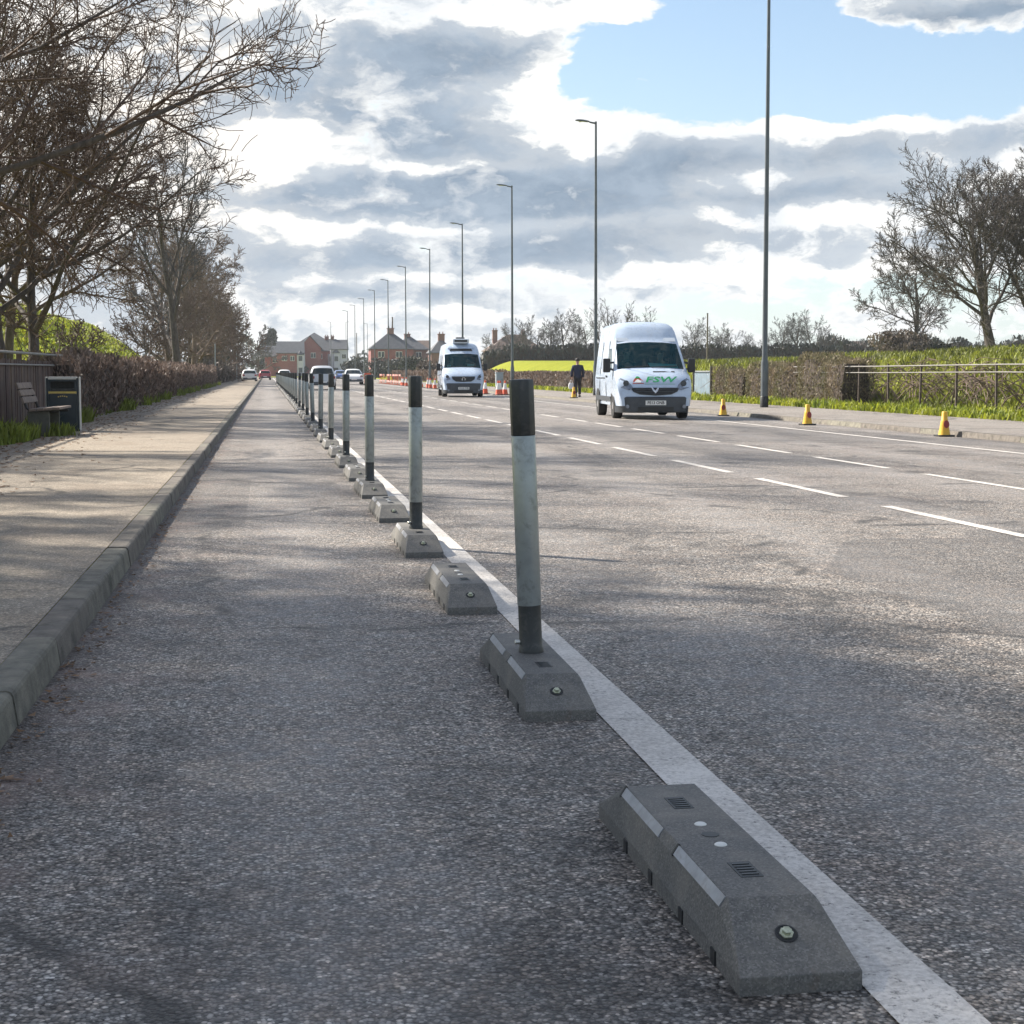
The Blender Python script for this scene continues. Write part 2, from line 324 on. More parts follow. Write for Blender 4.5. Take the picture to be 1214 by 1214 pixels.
# ------------------------------------------------------------------ mesh builder
class MB:
    def __init__(s): s.v = []; s.f = []
    def add(s, vs, fs):
        o = len(s.v); s.v += [tuple(v) for v in vs]; s.f += [tuple(i+o for i in f) for f in fs]
    def box(s, c, size, rot=None):
        x, y, z = (d/2 for d in size); vs = [Vector((a*x, b*y, e*z)) for e in (-1, 1) for b in (-1, 1) for a in (-1, 1)]
        if rot is not None:
            m = rot if isinstance(rot, Matrix) else Euler(rot).to_matrix(); vs = [m @ v for v in vs]
        vs = [v+Vector(c) for v in vs]
        s.add(vs, [(0,2,3,1), (4,5,7,6), (0,1,5,4), (2,6,7,3), (0,4,6,2), (1,3,7,5)])
    def tube(s, pts, rad, n=6, cap=True):
        pts = [Vector(p) for p in pts]; o = len(s.v); L = len(pts)
        if not hasattr(rad, '__len__'): rad = [rad]*L
        up = None
        for i, p in enumerate(pts):
            t = (pts[min(i+1, L-1)]-pts[max(i-1, 0)])
            if t.length < 1e-9: t = Vector((0, 0, 1))
            t.normalize()
            if up is None:
                up = Vector((0, 0, 1)).cross(t)
                if up.length < .1: up = Vector((1, 0, 0)).cross(t)
            up = (up-t*up.dot(t))
            up.normalize(); w = t.cross(up)
            for k in range(n):
                a = 2*math.pi*k/n; s.v.append(tuple(p+(up*math.cos(a)+w*math.sin(a))*rad[i]))
        for i in range(L-1):
            for k in range(n):
                k2 = (k+1) % n; s.f.append((o+i*n+k, o+i*n+k2, o+(i+1)*n+k2, o+(i+1)*n+k))
        if cap:
            s.f.append(tuple(o+k for k in range(n))[::-1]); s.f.append(tuple(o+(L-1)*n+k for k in range(n)))
    def lathe(s, prof, n=16, c=(0, 0, 0), axis='z', phase=0., cap=True):
        o = len(s.v)
        for r, h in prof:
            for k in range(n):
                a = 2*math.pi*k/n+phase; u, w = r*math.cos(a), r*math.sin(a)
                p = (u, w, h) if axis == 'z' else ((h, u, w) if axis == 'x' else (u, h, w))
                s.v.append((p[0]+c[0], p[1]+c[1], p[2]+c[2]))
        for i in range(len(prof)-1):
            for k in range(n):
                k2 = (k+1) % n; s.f.append((o+i*n+k, o+i*n+k2, o+(i+1)*n+k2, o+(i+1)*n+k))
        if cap:
            s.f.append(tuple(o+k for k in range(n))[::-1]); s.f.append(tuple(o+(len(prof)-1)*n+k for k in range(n)))
    def prism(s, poly, fn, t0, t1):        # poly in 2D, fn(u, v, t) -> 3D point
        n = len(poly)
        vs = [fn(u, v, t0) for u, v in poly]+[fn(u, v, t1) for u, v in poly]
        s.add(vs, [tuple(range(n))[::-1], tuple(range(n, 2*n))]+[(i, (i+1) % n, n+(i+1) % n, n+i) for i in range(n)])
    def build(s, name, m, parent=None, smooth=None, bevel=0., normals=True, merge=0.):
        me = bpy.data.meshes.new(name); me.from_pydata(s.v, [], s.f)
        used = set(i for f in s.f for i in f)
        if len(used) < len(s.v):
            mp = {}; nv = []
            for i in sorted(used): mp[i] = len(nv); nv.append(s.v[i])
            bpy.data.meshes.remove(me); me = bpy.data.meshes.new(name); me.from_pydata(nv, [], [tuple(mp[i] for i in f) for f in s.f])
        if bevel or normals:
            bm = bmesh.new(); bm.from_mesh(me)
            if merge: bmesh.ops.remove_doubles(bm, verts=bm.verts, dist=merge); bmesh.ops.dissolve_degenerate(bm, dist=1e-5, edges=bm.edges)
            if normals: bmesh.ops.recalc_face_normals(bm, faces=bm.faces)
            if bevel:
                es = [e for e in bm.edges if len(e.link_faces) == 2 and e.calc_face_angle(0) > R(25)]
                bmesh.ops.bevel(bm, geom=es, offset=bevel, segments=2, affect='EDGES', profile=.6, clamp_overlap=True)
            if smooth is not None:
                for f in bm.faces: f.smooth = True
                for e in bm.edges:
                    if len(e.link_faces) == 2 and e.calc_face_angle(0) > R(smooth): e.smooth = False
            bm.to_mesh(me); bm.free()
        me.materials.append(M[m] if isinstance(m, str) else m)
        o = bpy.data.objects.new(name, me); COL.objects.link(o)
        if parent is not None: o.parent = parent
        return o

def tag(o, label, cat, group=None, kind=None):
    if label: o['label'] = label
    if cat: o['category'] = cat
    if group: o['group'] = group
    if kind: o['kind'] = kind
    return o
def struct(o): o['kind'] = 'structure'; return o
def empty(name, loc=(0, 0, 0), rz=0., label=None, cat=None, group=None):
    o = bpy.data.objects.new(name, None); COL.objects.link(o); o.location = loc; o.rotation_euler = (0, 0, rz)
    o.empty_display_size = .3
    return tag(o, label, cat, group)
KIDS = {}
def copy_tree(o, parent=None):
    c = o.copy(); COL.objects.link(c)
    if parent is not None: c.parent = parent
    for ch in [x for x in COL.objects if x.parent == o]: copy_tree(ch, c)
    return c
def dup(root, loc, rz=None, label=None, group=None, scale=None):
    c = copy_tree(root); c.location = loc
    if rz is not None: c.rotation_euler = (0, 0, rz)
    if label: c['label'] = label
    if group: c['group'] = group
    if scale: c.scale = scale if hasattr(scale, '__len__') else (scale,)*3
    return c
def text_mesh(txt, size, shear=0.):
    cu = bpy.data.curves.new('lettering', 'FONT'); cu.body = txt; cu.size = size; cu.align_x = 'CENTER'; cu.align_y = 'CENTER'
    cu.shear = shear; cu.extrude = .001; cu.offset = size*.02; cu.resolution_u = 2
    o = bpy.data.objects.new('lettering', cu); COL.objects.link(o)
    dg = bpy.context.evaluated_depsgraph_get(); me = bpy.data.meshes.new_from_object(o.evaluated_get(dg))
    vs = [v.co.copy() for v in me.vertices]; fs = [tuple(p.vertices) for p in me.polygons]
    bpy.data.objects.remove(o); bpy.data.curves.remove(cu); bpy.data.meshes.remove(me)
    return vs, fs
def skin_obj(name, pts, edges, rads, m, parent, sub=2, loc=None):
    me = bpy.data.meshes.new(name); me.from_pydata([tuple(p) for p in pts], edges, [])
    o = bpy.data.objects.new(name, me); COL.objects.link(o)
    o.modifiers.new('skin', 'SKIN')
    if not me.skin_vertices: 
        return o
    for i, r in enumerate(rads):
        sv = me.skin_vertices[0].data[i]; sv.radius = (r, r) if not hasattr(r, '__len__') else r
    me.skin_vertices[0].data[0].use_root = True
    ss = o.modifiers.new('sub', 'SUBSURF'); ss.levels = ss.render_levels = sub
    dg = bpy.context.evaluated_depsgraph_get(); dg.update()
    me2 = bpy.data.meshes.new_from_object(o.evaluated_get(dg))
    bpy.data.objects.remove(o)
    for p in me2.polygons: p.use_smooth = True
    me2.name = name; me2.materials.clear(); me2.materials.append(M[m])
    o = bpy.data.objects.new(name, me2); COL.objects.link(o); o.parent = parent
    return o

# ------------------------------------------------------------------ ground heights
KX, KXR = -.81, 13.0                       # kerb faces left and right
ROAD_END = 345.
def road_z(x): return 0. if x < 6.3 else -.012*(x-6.3)
def pave_r(x): return .022+.024*(x-KXR)
def n2(x, y):                              # cheap smooth noise
    return (math.sin(x*.9+1.3*math.sin(y*.31))+math.sin(y*.47+1.7*math.sin(x*.53+.7))+math.sin(x*2.1+y*1.3)*.5)/2.5
def terrain_z(x, y):
    if -4.58 < x < 16.43 and y < ROAD_END: return -.45
    if x <= -4.58:
        z = .11
        m = math.exp(-((x+14.5)/4.8)**2)
        a = smooth(60, 96, y)*(1-smooth(130, 156, y))
        z += 4.3*m*a*(1+.05*n2(x*.6, y*.3)) + .5*smooth(-6, -12, x)*(1-smooth(130, 160, y)) + 3.6*smooth(-15, -20, x)*a*(1-m)
        z += .06*n2(x, y)*smooth(-4.7, -6, x)
        return z
    far = 1-smooth(262, 300, y)*(1-smooth(70, 110, x))
    far *= 1-smooth(120, 170, y)*(1-smooth(-3, 5, x-.133*y))
    z = .11+smooth(17.6, 22.5, x)*(.78+.0083*min(y, 420))*far
    z += .62*math.exp(-((x-29)/8)**2-((y-50)/24)**2)*smooth(17.8, 24, x)
    z += .10*n2(x*1.2, y*1.1)*smooth(18, 20, x)*(1-smooth(60, 110, y))
    return z

def axis(stops):                           # [(a, step), ... , (end,)]
    out = []
    for (a, st), nxt in zip(stops, stops[1:]):
        b = nxt[0]; n = max(1, round((b-a)/st)); out += [a+(b-a)*i/n for i in range(n)]
    out.append(stops[-1][0]); return out
xs = axis([(-900, 120), (-180, 25), (-40, 3), (-16, .8), (-4.6, .04), (-4.56, 3.), (16.41, .04), (16.45, .5), (32, 1.5), (50, 6), (140, 40), (400, 150), (1300,)])
ys = axis([(-60, 12), (0, 4), (20, 1), (80, 2.), (150, 6), (344.9, .2), (345.1, 12), (480, 60), (900, 300), (2400,)])
mb = MB(); W = len(xs)
for y in ys:
    for x in xs: mb.v.append((x, y, terrain_z(x, y)))
for j in range(len(ys)-1):
    for i in range(W-1): mb.f.append((j*W+i, j*W+i+1, (j+1)*W+i+1, (j+1)*W+i))
struct(mb.build('ground', 'ground', smooth=60))

def strip(name, xz, y0, y1, step, m, jitter=0.):
    mb = MB(); n = max(1, round((y1-y0)/step)); k = len(xz)
    for j in range(n+1):
        y = y0+(y1-y0)*j/n
        for x, z in xz: mb.v.append((x, y, z))
    for j in range(n):
        for i in range(k-1): mb.f.append((j*k+i, j*k+i+1, (j+1)*k+i+1, (j+1)*k+i))
    return struct(mb.build(name, m))
strip('road', [(KX-.06, 0), (6.3, 0), (KXR+.05, road_z(KXR+.05))], -12, ROAD_END, 40, 'road')
strip('pavement', [(-4.6, .114), (KX-.1415, .112)], -12, ROAD_END, 40, 'pave')
strip('far_pavement', [(KXR+.13, pave_r(KXR+.13)), (16.45, pave_r(16.45))], -12, ROAD_END, 40, 'pave_far')
# kerb stones
mb = MB(); y = -9.93
while y < ROAD_END:
    L = 1.09; j = rnd.uniform(-.004, .004); h = rnd.uniform(-.004, .003)
    prof = [(KX-.136+j, -.1), (KX-.136+j, .114+h), (KX-.036+j, .114+h), (KX-.024+j, .108+h), (KX-.018+j, .096+h), (KX+j, -.03), (KX+j, -.1)]
    mb.prism(prof, lambda u, v, t: (u, t, v), y+.004, y+L-.004)
    y += L
struct(mb.build('kerb', 'kerb', bevel=0))
mb = MB(); y = -9.6
zk = road_z(KXR)
while y < ROAD_END:
    h = rnd.uniform(-.004, .004)
    prof = [(KXR+.13, -.2), (KXR+.13, .024+h), (KXR+.03, .022+h), (KXR, zk-.02), (KXR, -.2)]
    mb.prism(prof, lambda u, v, t: (u, t, v), y+.005, y+1.085); y += 1.09
struct(mb.build('far_kerb', 'kerb'))
# markings
def mark(name, x0, x1, segs):
    mb = MB()
    for a, b in segs:
        n = max(1, int((b-a)/1.5))
        for i in range(n):
            ya, yb = a+(b-a)*i/n, a+(b-a)*(i+1)/n
            mb.add([(x0, ya, road_z(x0)+.004), (x1, ya, road_z(x1)+.004), (x1, yb, road_z(x1)+.004), (x0, yb, road_z(x0)+.004)], [(0, 1, 2, 3)])
    o = struct(mb.build(name, 'paint', normals=False)); return o
mark('edge_line', 1.09, 1.25, [(-6, 300)])
mark('far_edge_line', 11.02, 11.15, [(-6, 300)])
mark('lane_line', 5.19, 5.30, [(10.45+3.65*k, 13.08+3.65*k) for k in range(-3, 60)])
mark('centre_line', 7.38, 7.49, [(14.75+3.72*k, 17.4+3.72*k) for k in range(-4, 58)])

# ------------------------------------------------------------------ lane separators
BL, BH = 1.22, .126
HB = .119
SEC = [(-HB, 0), (-HB, .036), (-.1025, .104), (-.088, BH), (.086, BH), (.098, .110), (.108, .082), (HB, .036), (HB, 0)]
def separator_body():
    mb = MB()
    st = [(-BL/2, .036), (-BL/2+.18, 1.), (BL/2-.18, 1.), (BL/2, .036)]
    def ring(y, hmax):
        out = []
        for x, z in SEC:
            zz = min(z, hmax); 
            xx = x
            if hmax < .05 and z > .036: xx, zz = math.copysign(HB, x), .036
            out.append((xx, y, zz))
        return out
    rings = [ring(-BL/2, .036), ring(-BL/2+.18, 9), ring(BL/2-.18, 9), ring(BL/2, .036)]
    n = len(SEC)
    for r in rings: mb.v += r
    for i in range(3):
        for k in range(n-1): mb.f.append((i*n+k, i*n+k+1, (i+1)*n+k+1, (i+1)*n+k))
    mb.f.append(tuple(range(n))[::-1]); mb.f.append(tuple(range(3*n, 4*n)))
    return mb
def add_common(root, with_post):
    body = separator_body().build('body', 'rubber', root, bevel=.003, merge=.0005)
    for y0, y1 in ((-BL/2+.192, -.075), (.06, BL/2-.192)):      # strips on the chamfer
        st = MB(); fn = lambda u, v, t: (-.09525+u*.00725-t*.835, v, .115+u*.011+t*.55)
        st.prism([(-.88, y0), (.88, y0), (.88, y1), (-.88, y1)], fn, .0003, .0028)
        st.build('reflector_strip', 'strip', root)
    for y in (-.068, BL/2-.184):
        nb = MB(); nb.box((-.0962, y, .1152), (.005, .010, .030), (0, R(33), 0)); nb.build('strip_end_stop', 'dark', root)
    for y in (-.44, -.2, .06, .3):
        sl = MB(); sl.box((-HB-.0002, y, .015), (.006, .03, .03)); sl.build('drain_slot', 'dark', root)
    for y in ((-.26,) if with_post else (-.26, .26)):
        p = MB(); p.prism([(-.024, y-.05), (.024, y-.05), (.024, y+.05), (-.024, y+.05)], lambda u, v, t: (u, v, t), BH-.002, BH+.0012)
        po = p.build('pocket', 'dark', root)
        r_ = MB(); 
        for k in range(5): r_.box((0, y-.034+k*.017, BH+.0018), (.036, .006, .002))
        r_.build('pocket_ribs', 'wand_dark', po)
    # bolt in the sloping front face (and rear)
    for s in (-1, 1):
        ang = math.atan2(BH-.036, .18)
        cy, cz = s*(BL/2-.09), .036+(BH-.036)*.5+.001
        rot = Matrix.Rotation(s*-1*(-ang), 3, 'X') if s > 0 else Matrix.Rotation(ang, 3, 'X')
        rot = Matrix.Rotation(ang if s < 0 else -ang, 3, 'X')
        def place(mbx):
            mbx.v = [tuple(rot @ Vector(v)+Vector((0, cy, cz))) for v in mbx.v]
        a = MB(); a.lathe([(.021, -.004), (.0225, .0012), (.0195, .0018), (.0185, .0004), (.001, .0004)], 20); place(a)
        rec = a.build('bolt_recess', 'dark', root, smooth=40)
        c = MB(); c.lathe([(.0145, -.002), (.0145, .003), (.0095, .004), (.0095, .011), (.007, .0125), (.001, .0125)], 6); place(c)
        c.build('bolt', 'brass', rec)
    if not with_post:
        for y in (.075, -.085):
            c = MB(); c.lathe([(.014, -.002), (.014, .0015), (.011, .004), (.001, .005)], 18, (0, y, BH)); c.build('fixing_cap', 'white_cap', root, smooth=40)
        c = MB(); c.lathe([(.020, -.002), (.020, .0012), (.001, .0015)], 18, (0, -.005, BH)); c.build('socket', 'dark', root)
def add_post(root, tilt):
    ph = math.pi/8
    base = MB()
    z0 = BH
    w = MB(); w.lathe([(.046, z0-.003), (.046, z0+.012), (.0425, z0+.02), (.0425, z0+.175)], 16)
    post = w.build('post', 'wand_dark', root, smooth=50)
    b = MB(); b.lathe([(.0435, z0+.175), (.0445, z0+.178), (.0445, z0+.792), (.0435, z0+.795)], 16, phase=ph); b.build('reflective_band', 'wand_band', post, smooth=50)
    t = MB(); t.lathe([(.044, z0+.795), (.0455, z0+.80), (.0455, z0+.985), (.0435, z0+.998), (.001, z0+1.0)], 8, phase=ph); t.build('top_sleeve', 'wand_dark', post, bevel=.003, smooth=30)
    p = MB(); p.lathe([(.006, .03), (.009, .032), (.009, .058), (.006, .06)], 8, (0, 0, z0+.04), axis='x')
    p.v = [(-v[0], v[1], v[2]) for v in p.v]; p.build('locking_pin', 'steel', post)
    post.rotation_euler = tilt
    post.location = (0, 0, 0)
    return post
proto_plain = empty('lane_separator', (0, 0, 0)); add_common(proto_plain, False)
proto_post = empty('lane_separator', (0, 0, 0)); add_common(proto_post, True); add_post(proto_post, (0, 0, 0))
SX, SY0, SSP = .958, 3.385, 2.36
np_, nb_ = 0, 0
for k in range(66):
    posted = k % 2 == 1
    loc = (SX+rnd.uniform(-.006, .006), SY0+SSP*k, 0.)
    rz = rnd.uniform(-.012, .012) if k else .01
    if posted:
        o = proto_post if np_ == 0 else copy_tree(proto_post)
        tag(o, 'grey rubber lane separator with a black and silver post, %s post from the camera' % ordinal(np_), 'lane separator', 'posted lane separators along the cycle lane'); np_ += 1
        tl = (rnd.uniform(-.02, .02), rnd.uniform(-.022, .022), rnd.uniform(0, 1.5))
        if k == 1: tl = (-.004, -.037, R(4))
        if k == 3: tl = (0, .0, R(20))
        for ch in [c for c in COL.objects if c.parent == o]:
            if ch.name.startswith('post'): ch.rotation_euler = tl
    else:
        o = proto_plain if nb_ == 0 else copy_tree(proto_plain)
        tag(o, 'low rubber lane separator block without a post, %s plain block from the camera' % ordinal(nb_), 'lane separator', 'plain lane separators along the cycle lane'); nb_ += 1
    o.location = loc; o.rotation_euler = (0, 0, rz)

# ------------------------------------------------------------------ street lamps
def make_lamp(h=12.5, arm=-1):
    root = empty('street_lamp')
    c = MB(); c.lathe([(.115, 0), (.115, 1.35), (.105, 1.40), (.085, 1.55), (.075, 4), (.048, h-.06), (.048, h)], 12); c.build('column', 'lamp', root, smooth=40)
    b = MB(); b.lathe([(.13, -.02), (.13, .32), (.117, .34)], 12); b.build('base_sleeve', 'dark', root, smooth=40)
    d = MB(); d.box((0, -.117, .85), (.10, .012, .55)); d.build('access_door', 'lamp', root)
    a = MB(); a.tube([(0, 0, h-.08), (arm*.16, 0, h-.06), (arm*.30, 0, h-.03)], [.045, .04, .035], 8); a.build('bracket_arm', 'lamp', root)
    l = MB()
    prof = [(-.30, .045, .04), (-.40, .10, .06), (-.62, .14, .075), (-.82, .13, .06), (-.95, .06, .02)]
    ring = []
    for x, w, t in prof:
        zc = h-.015-(x+.30)*.10
        l.v += [(-x*arm*-1 if False else arm*-x, -w, zc-.02), (arm*-x, -w*.9, zc+t*.5), (arm*-x, 0, zc+t), (arm*-x, w*.9, zc+t*.5), (arm*-x, w, zc-.02)]
    for i in range(4):
        for k in range(5): l.f.append((i*5+k, i*5+(k+1) % 5, (i+1)*5+(k+1) % 5, (i+1)*5+k))
    l.f.append((0, 1, 2, 3, 4)); l.f.append((20, 21, 22, 23, 24))
    lo = l.build('lantern', 'lamp', root, smooth=50)
    g = MB(); g.box((arm*.62, 0, h-.008), (.32, .2, .012), (0, arm*.1, 0)); g.build('lens', 'lamp_glass', lo)
    return root
lamp = make_lamp()
LX, LY, LS = 15.1, 47.6, 25.6
for k in range(11):
    o = lamp if k == 0 else copy_tree(lamp)
    o.location = (LX, LY+LS*k, pave_r(LX)); o.rotation_euler = (R(rnd.uniform(-.2, .2)), R(rnd.uniform(-.25, .25)), R(rnd.uniform(-4, 4)))
    tag(o, 'tall dark grey street lamp on the far pavement, %s lamp from the camera' % ordinal(k), 'street lamp', 'street lamps along the far pavement')
small = [(-3.9, 330, 10.5, 1, 'far street lamp above the trees at the left end of the road'),
         (20.5, 420, 14., 1, 'far street lamp behind the row, between the red house and chimney house'),
         (24.8, 400, 13., -1, 'distant grey street lamp just left of the wooden pole'),
         (15.6, 395, 13.2, -1, 'distant street lamp rising right of the red gabled house')]
for x, y, h, arm, lab in small:
    o = make_lamp(h, arm); o.location = (x, y, .1); tag(o, lab, 'street lamp', 'distant street lamps')
# poles
def pole(x, y, h, r, m, lab, cat, arms=True):
    root = empty('utility_pole', (x, y, 0), 0, lab, cat, 'slim poles beside the road')
    a = MB(); a.lathe([(r*1.15, -.3), (r, h*.5), (r*.8, h)], 8); a.build('shaft', m, root, smooth=50)
    c = MB(); c.lathe([(r*1.0, h-.02), (r*1.02, h+.04), (r*.1, h+.09)], 8); c.build('pole_cap', 'dark', root)
pole(25.6, 330, 12.3, .17, 'polewood', 'thick wooden telegraph pole left of the chimney house', 'telegraph pole')
pole(21.6, 390, 10.5, .12, 'polewood', 'thinner wooden pole left of the thick telegraph pole', 'telegraph pole')
pole(53., 190, 8.2, .11, 'polewood', 'wooden pole standing in the field hedge right of the tall van', 'telegraph pole')
def grey_post(x, y, h, lab):
    root = empty('metal_post', (x, y, .11), 0, lab, 'post', 'grey metal posts by the left hedge')
    a = MB(); a.lathe([(.05, -.1), (.05, h-.02), (.03, h), (.001, h)], 10); a.build('shaft', 'galv', root, smooth=40)
    b = MB(); b.lathe([(.058, -.02), (.058, .1), (.05, .11)], 10); b.build('collar', 'galv', root)
grey_post(-4.05, 131, 3.3, 'taller grey metal post at the end of the left hedge')
grey_post(-3.7, 205, 3.6, 'shorter looking grey metal post farther along the left pavement')

# ------------------------------------------------------------------ trees
def rot_about(v, ax, a): return Matrix.Rotation(a, 3, ax) @ v
def grow(rg, p, d, L, r, lev, P, out):
    n = P['seg'][lev]; pts = [p.copy()]; rad = [r]; dirs = [d.copy()]
    tip = P['rmin'] if lev == P['max'] else max(P['rmin'], r*P.get('taper', .3))
    for i in range(n):
        d = d+Vector((rg.uniform(-1, 1), rg.uniform(-1, 1), rg.uniform(-1, 1)))*P['wig'][lev]+Vector((P.get('px', 0), P.get('py', 0), P['trop'][lev]))*(1 if lev else .5)
        d.normalize(); p = p+d*(L/n); pts.append(p.copy()); dirs.append(d.copy()); rad.append(r+(tip-r)*((i+1)/n)**.8)
    out.append((lev, pts, rad))
    if lev >= P['max']: return
    nc = P['n'][lev]; nc = max(1, int(nc*rg.uniform(.8, 1.25)+.5)); lo = P['lo'][lev]; ph = rg.uniform(0, 6.28)
    for k in range(nc):
        t = lo+(1-lo)*(k+rg.uniform(.1, .9))/nc; t = min(t, .99); fi = t*n; i = int(fi); u = fi-i
        q = pts[i].lerp(pts[i+1], u); dd = dirs[i+1]
        ax = dd.cross(Vector((0, 0, 1)))
        if ax.length < .05: ax = Vector((1, 0, 0))
        ax.normalize()
        cd = rot_about(dd, ax, R(P['ang'][lev]*rg.uniform(.7, 1.25))); ph += 2.4+rg.uniform(-.5, .5)
        cd = rot_about(cd, dd, ph)
        cd.z += P.get('lift', 0)*(1 if lev else 0); cd.normalize()
        cl = L*P['ratio'][lev]*(1-.45*(t-lo)/(1-lo+1e-6))*rg.uniform(.7, 1.2)
        cr = min((r+(tip-r)*t)*P.get('rr', .6), r*.75)
        if lev == 0: cl = P['H']*P['ratio'][0]*rg.uniform(.75, 1.2)*(1-.25*(t-lo)/(1-lo+1e-6))
        grow(rg, q, cd, cl, max(cr, P['rmin']*1.3), lev+1, P, out)
BASE = dict(max=4, seg=[6, 6, 5, 4, 3], wig=[.10, .16, .20, .25, .25], trop=[.03, .04, .03, .03, .02], n=[8, 7, 7, 5], lo=[.3, .25, .2, .15],
            ang=[50, 45, 42, 40], ratio=[.5, .5, .5, .45], rmin=.008, rr=.6)
def tree(name, loc, H, r0, seed, label, cat='tree', group=None, lean=(0, 0), bark='bark', twig='twig', stems=1, clip=None, **kw):
    P = dict(BASE); P['H'] = H; P.update(kw); rg = random.Random(seed); out = []
    for s in range(stems):
        a = rg.uniform(0, 6.28); off = Vector((math.cos(a), math.sin(a), 0))*(.0 if stems == 1 else r0*1.1)
        d = Vector((lean[0], lean[1], 1))+(off*(.9/r0*.25) if stems > 1 else Vector())
        d.normalize(); grow(rg, off+Vector((0, 0, -.25)), d, H*P.get('trunkL', .72)*(1 if s == 0 else rg.uniform(.75, 1)), r0*(1 if s == 0 else .75), 0, P, out)
    root = empty(name, loc, 0, label, cat, group)
    a, b = MB(), MB()
    for lev, pts, rad in out:
        if clip and lev > 0:                          # pruned back over the road
            k = next((i for i, p in enumerate(pts) if clip(p)), len(pts))
            if k < 2: continue
            pts, rad = pts[:k], list(rad[:k]); rad[-1] = P['rmin']
        if lev == 0:
            rad = list(rad); rad[0] *= 1.45
            a.tube(pts, rad, 10, True)
        elif lev == 1: a.tube(pts, rad, 6, False)
        else: b.tube(pts, rad, 4 if lev == 2 else 3, False)
    a.build('trunk', bark, root, smooth=60, normals=True); b.build('crown', twig, root, normals=False)
    return root
def leaf_cloud(mb, rg, c, rad, n, size, elong=1.6, shell=.35, droop=0.):
    for _ in range(n):
        while True:
            v = Vector((rg.uniform(-1, 1), rg.uniform(-1, 1), rg.uniform(-1, 1)))
            if v.length <= 1: break
        if rg.random() > shell and v.length > 1e-3: v = v.normalized()*rg.uniform(.7, 1.)
        p = Vector(c)+Vector((v.x*rad[0], v.y*rad[1], v.z*rad[2]))
        s = size*rg.uniform(.6, 1.4); m = Euler((rg.uniform(0, 6.3), rg.uniform(0, 6.3), rg.uniform(0, 6.3))).to_matrix()
        q = [m @ Vector(t)*s+p for t in ((-.5, -.5/elong, 0), (.5, -.35/elong, 0), (.45, .5/elong, 0), (-.4, .4/elong, 0))]
        mb.add(q, [(0, 1, 2, 3)])
# near trees on the left
DN = dict(n=[11, 10, 10, 9], ratio=[.62, .5, .48, .5], lo=[.42, .2, .12, .10], wig=[.10, .14, .20, .24, .26])
o = tree('bare_tree', (-6.95, 24.5, .1), 10.9, .22, 125, 'nearest bare tree, long twigs overhanging the left pavement from outside the frame', group='bare trees along the left hedge',
     ang=[66, 40, 42, 44], trop=[.02, .018, .008, .008, .015], rmin=.0055, trunkL=.66, clip=lambda p: (p.x*math.cos(10*math.pi/12)-p.y*math.sin(10*math.pi/12)-6.95) > -1.5+(p.z-3.2)*.85, **DN)
o.rotation_euler.z = 10*math.pi/12
o = tree('bare_tree', (-5.5, 38.5, .1), 10.8, .24, 114, 'bare many stemmed tree standing behind the brown boarded fence', group='bare trees along the left hedge',
     stems=3, ang=[60, 42, 42, 44], trop=[.02, .022, .012, .012, .02], rmin=.0065, trunkL=.64, **dict(DN, n=[9, 9, 9, 8], lo=[.30, .2, .12, .1]))
o.rotation_euler.z = 7*math.pi/12
tree('bare_tree', (-8.4, 52, .15), 10.5, .2, 31, 'bare tangled tree beside the grass mound, behind the fence tree', group='bare trees along the left hedge',
     stems=2, ang=[56, 45, 42, 42], rmin=.009, trunkL=.65, **dict(DN, n=[9, 8, 8, 6], ratio=[.54, .5, .48, .48], lo=[.35, .2, .15, .12]))
# unseen trees added only to shade the foreground (outside the frame to the left)
tree('bare_tree', (-8.3, 17.2, .1), 9.8, .24, 43, 'unseen bare tree left of the frame, added for its streaks of shadow', group='bare trees along the left hedge',
     n=[10, 9, 8, 6], ratio=[.52, .5, .5, .5], ang=[58, 42, 44, 44], lo=[.3, .2, .12, .1], rmin=.010, trunkL=.7, clip=lambda p: p.x > 4.4)
SHADERS = [(-8.8, 8.8, 10.4, 'unseen evergreen added left of the frame to shade the road, nearest the camera'), (-8.4, 12.8, 10., 'unseen evergreen added left of the frame to shade the road, before the overhanging bare tree')]
# middle distance left
tree('bare_tree', (-6.0, 114, .1), 16.5, .34, 7, 'tall bare upright tree with forked limbs behind the left hedge end', group='bare trees along the left hedge', twig='twiggrey',
     n=[9, 9, 9, 6], ratio=[.5, .46, .46, .46], ang=[36, 36, 38, 38], trop=[.02, .05, .04, .03, .02], lo=[.2, .25, .2, .15], rmin=.014, trunkL=.75)
for y_, x_, H_, sd_, lab_ in ((138, -8.0, 12.5, 9, 'brownish rounded bare tree behind the tall upright tree'), (156, -6.8, 14.8, 10, 'largest brown bare tree with dense twigs behind the tall upright tree'), (178, -5.6, 12., 13, 'brown dense bare tree past the largest brown one'), (206, -5.2, 10.5, 16, 'lower brown bare tree nearest the far end of the left pavement')):
    tree('bare_tree', (x_, y_, .1), H_, .3, sd_, lab_, group='bare trees along the left hedge', twig='twigbrown', bark='twigbrown',
         n=[13, 10, 9, 6], ratio=[.42, .5, .5, .5], ang=[56, 44, 44, 44], trop=[.02, .03, .02, .02, .02], lo=[.08, .12, .12, .1], rmin=.018, trunkL=.86)
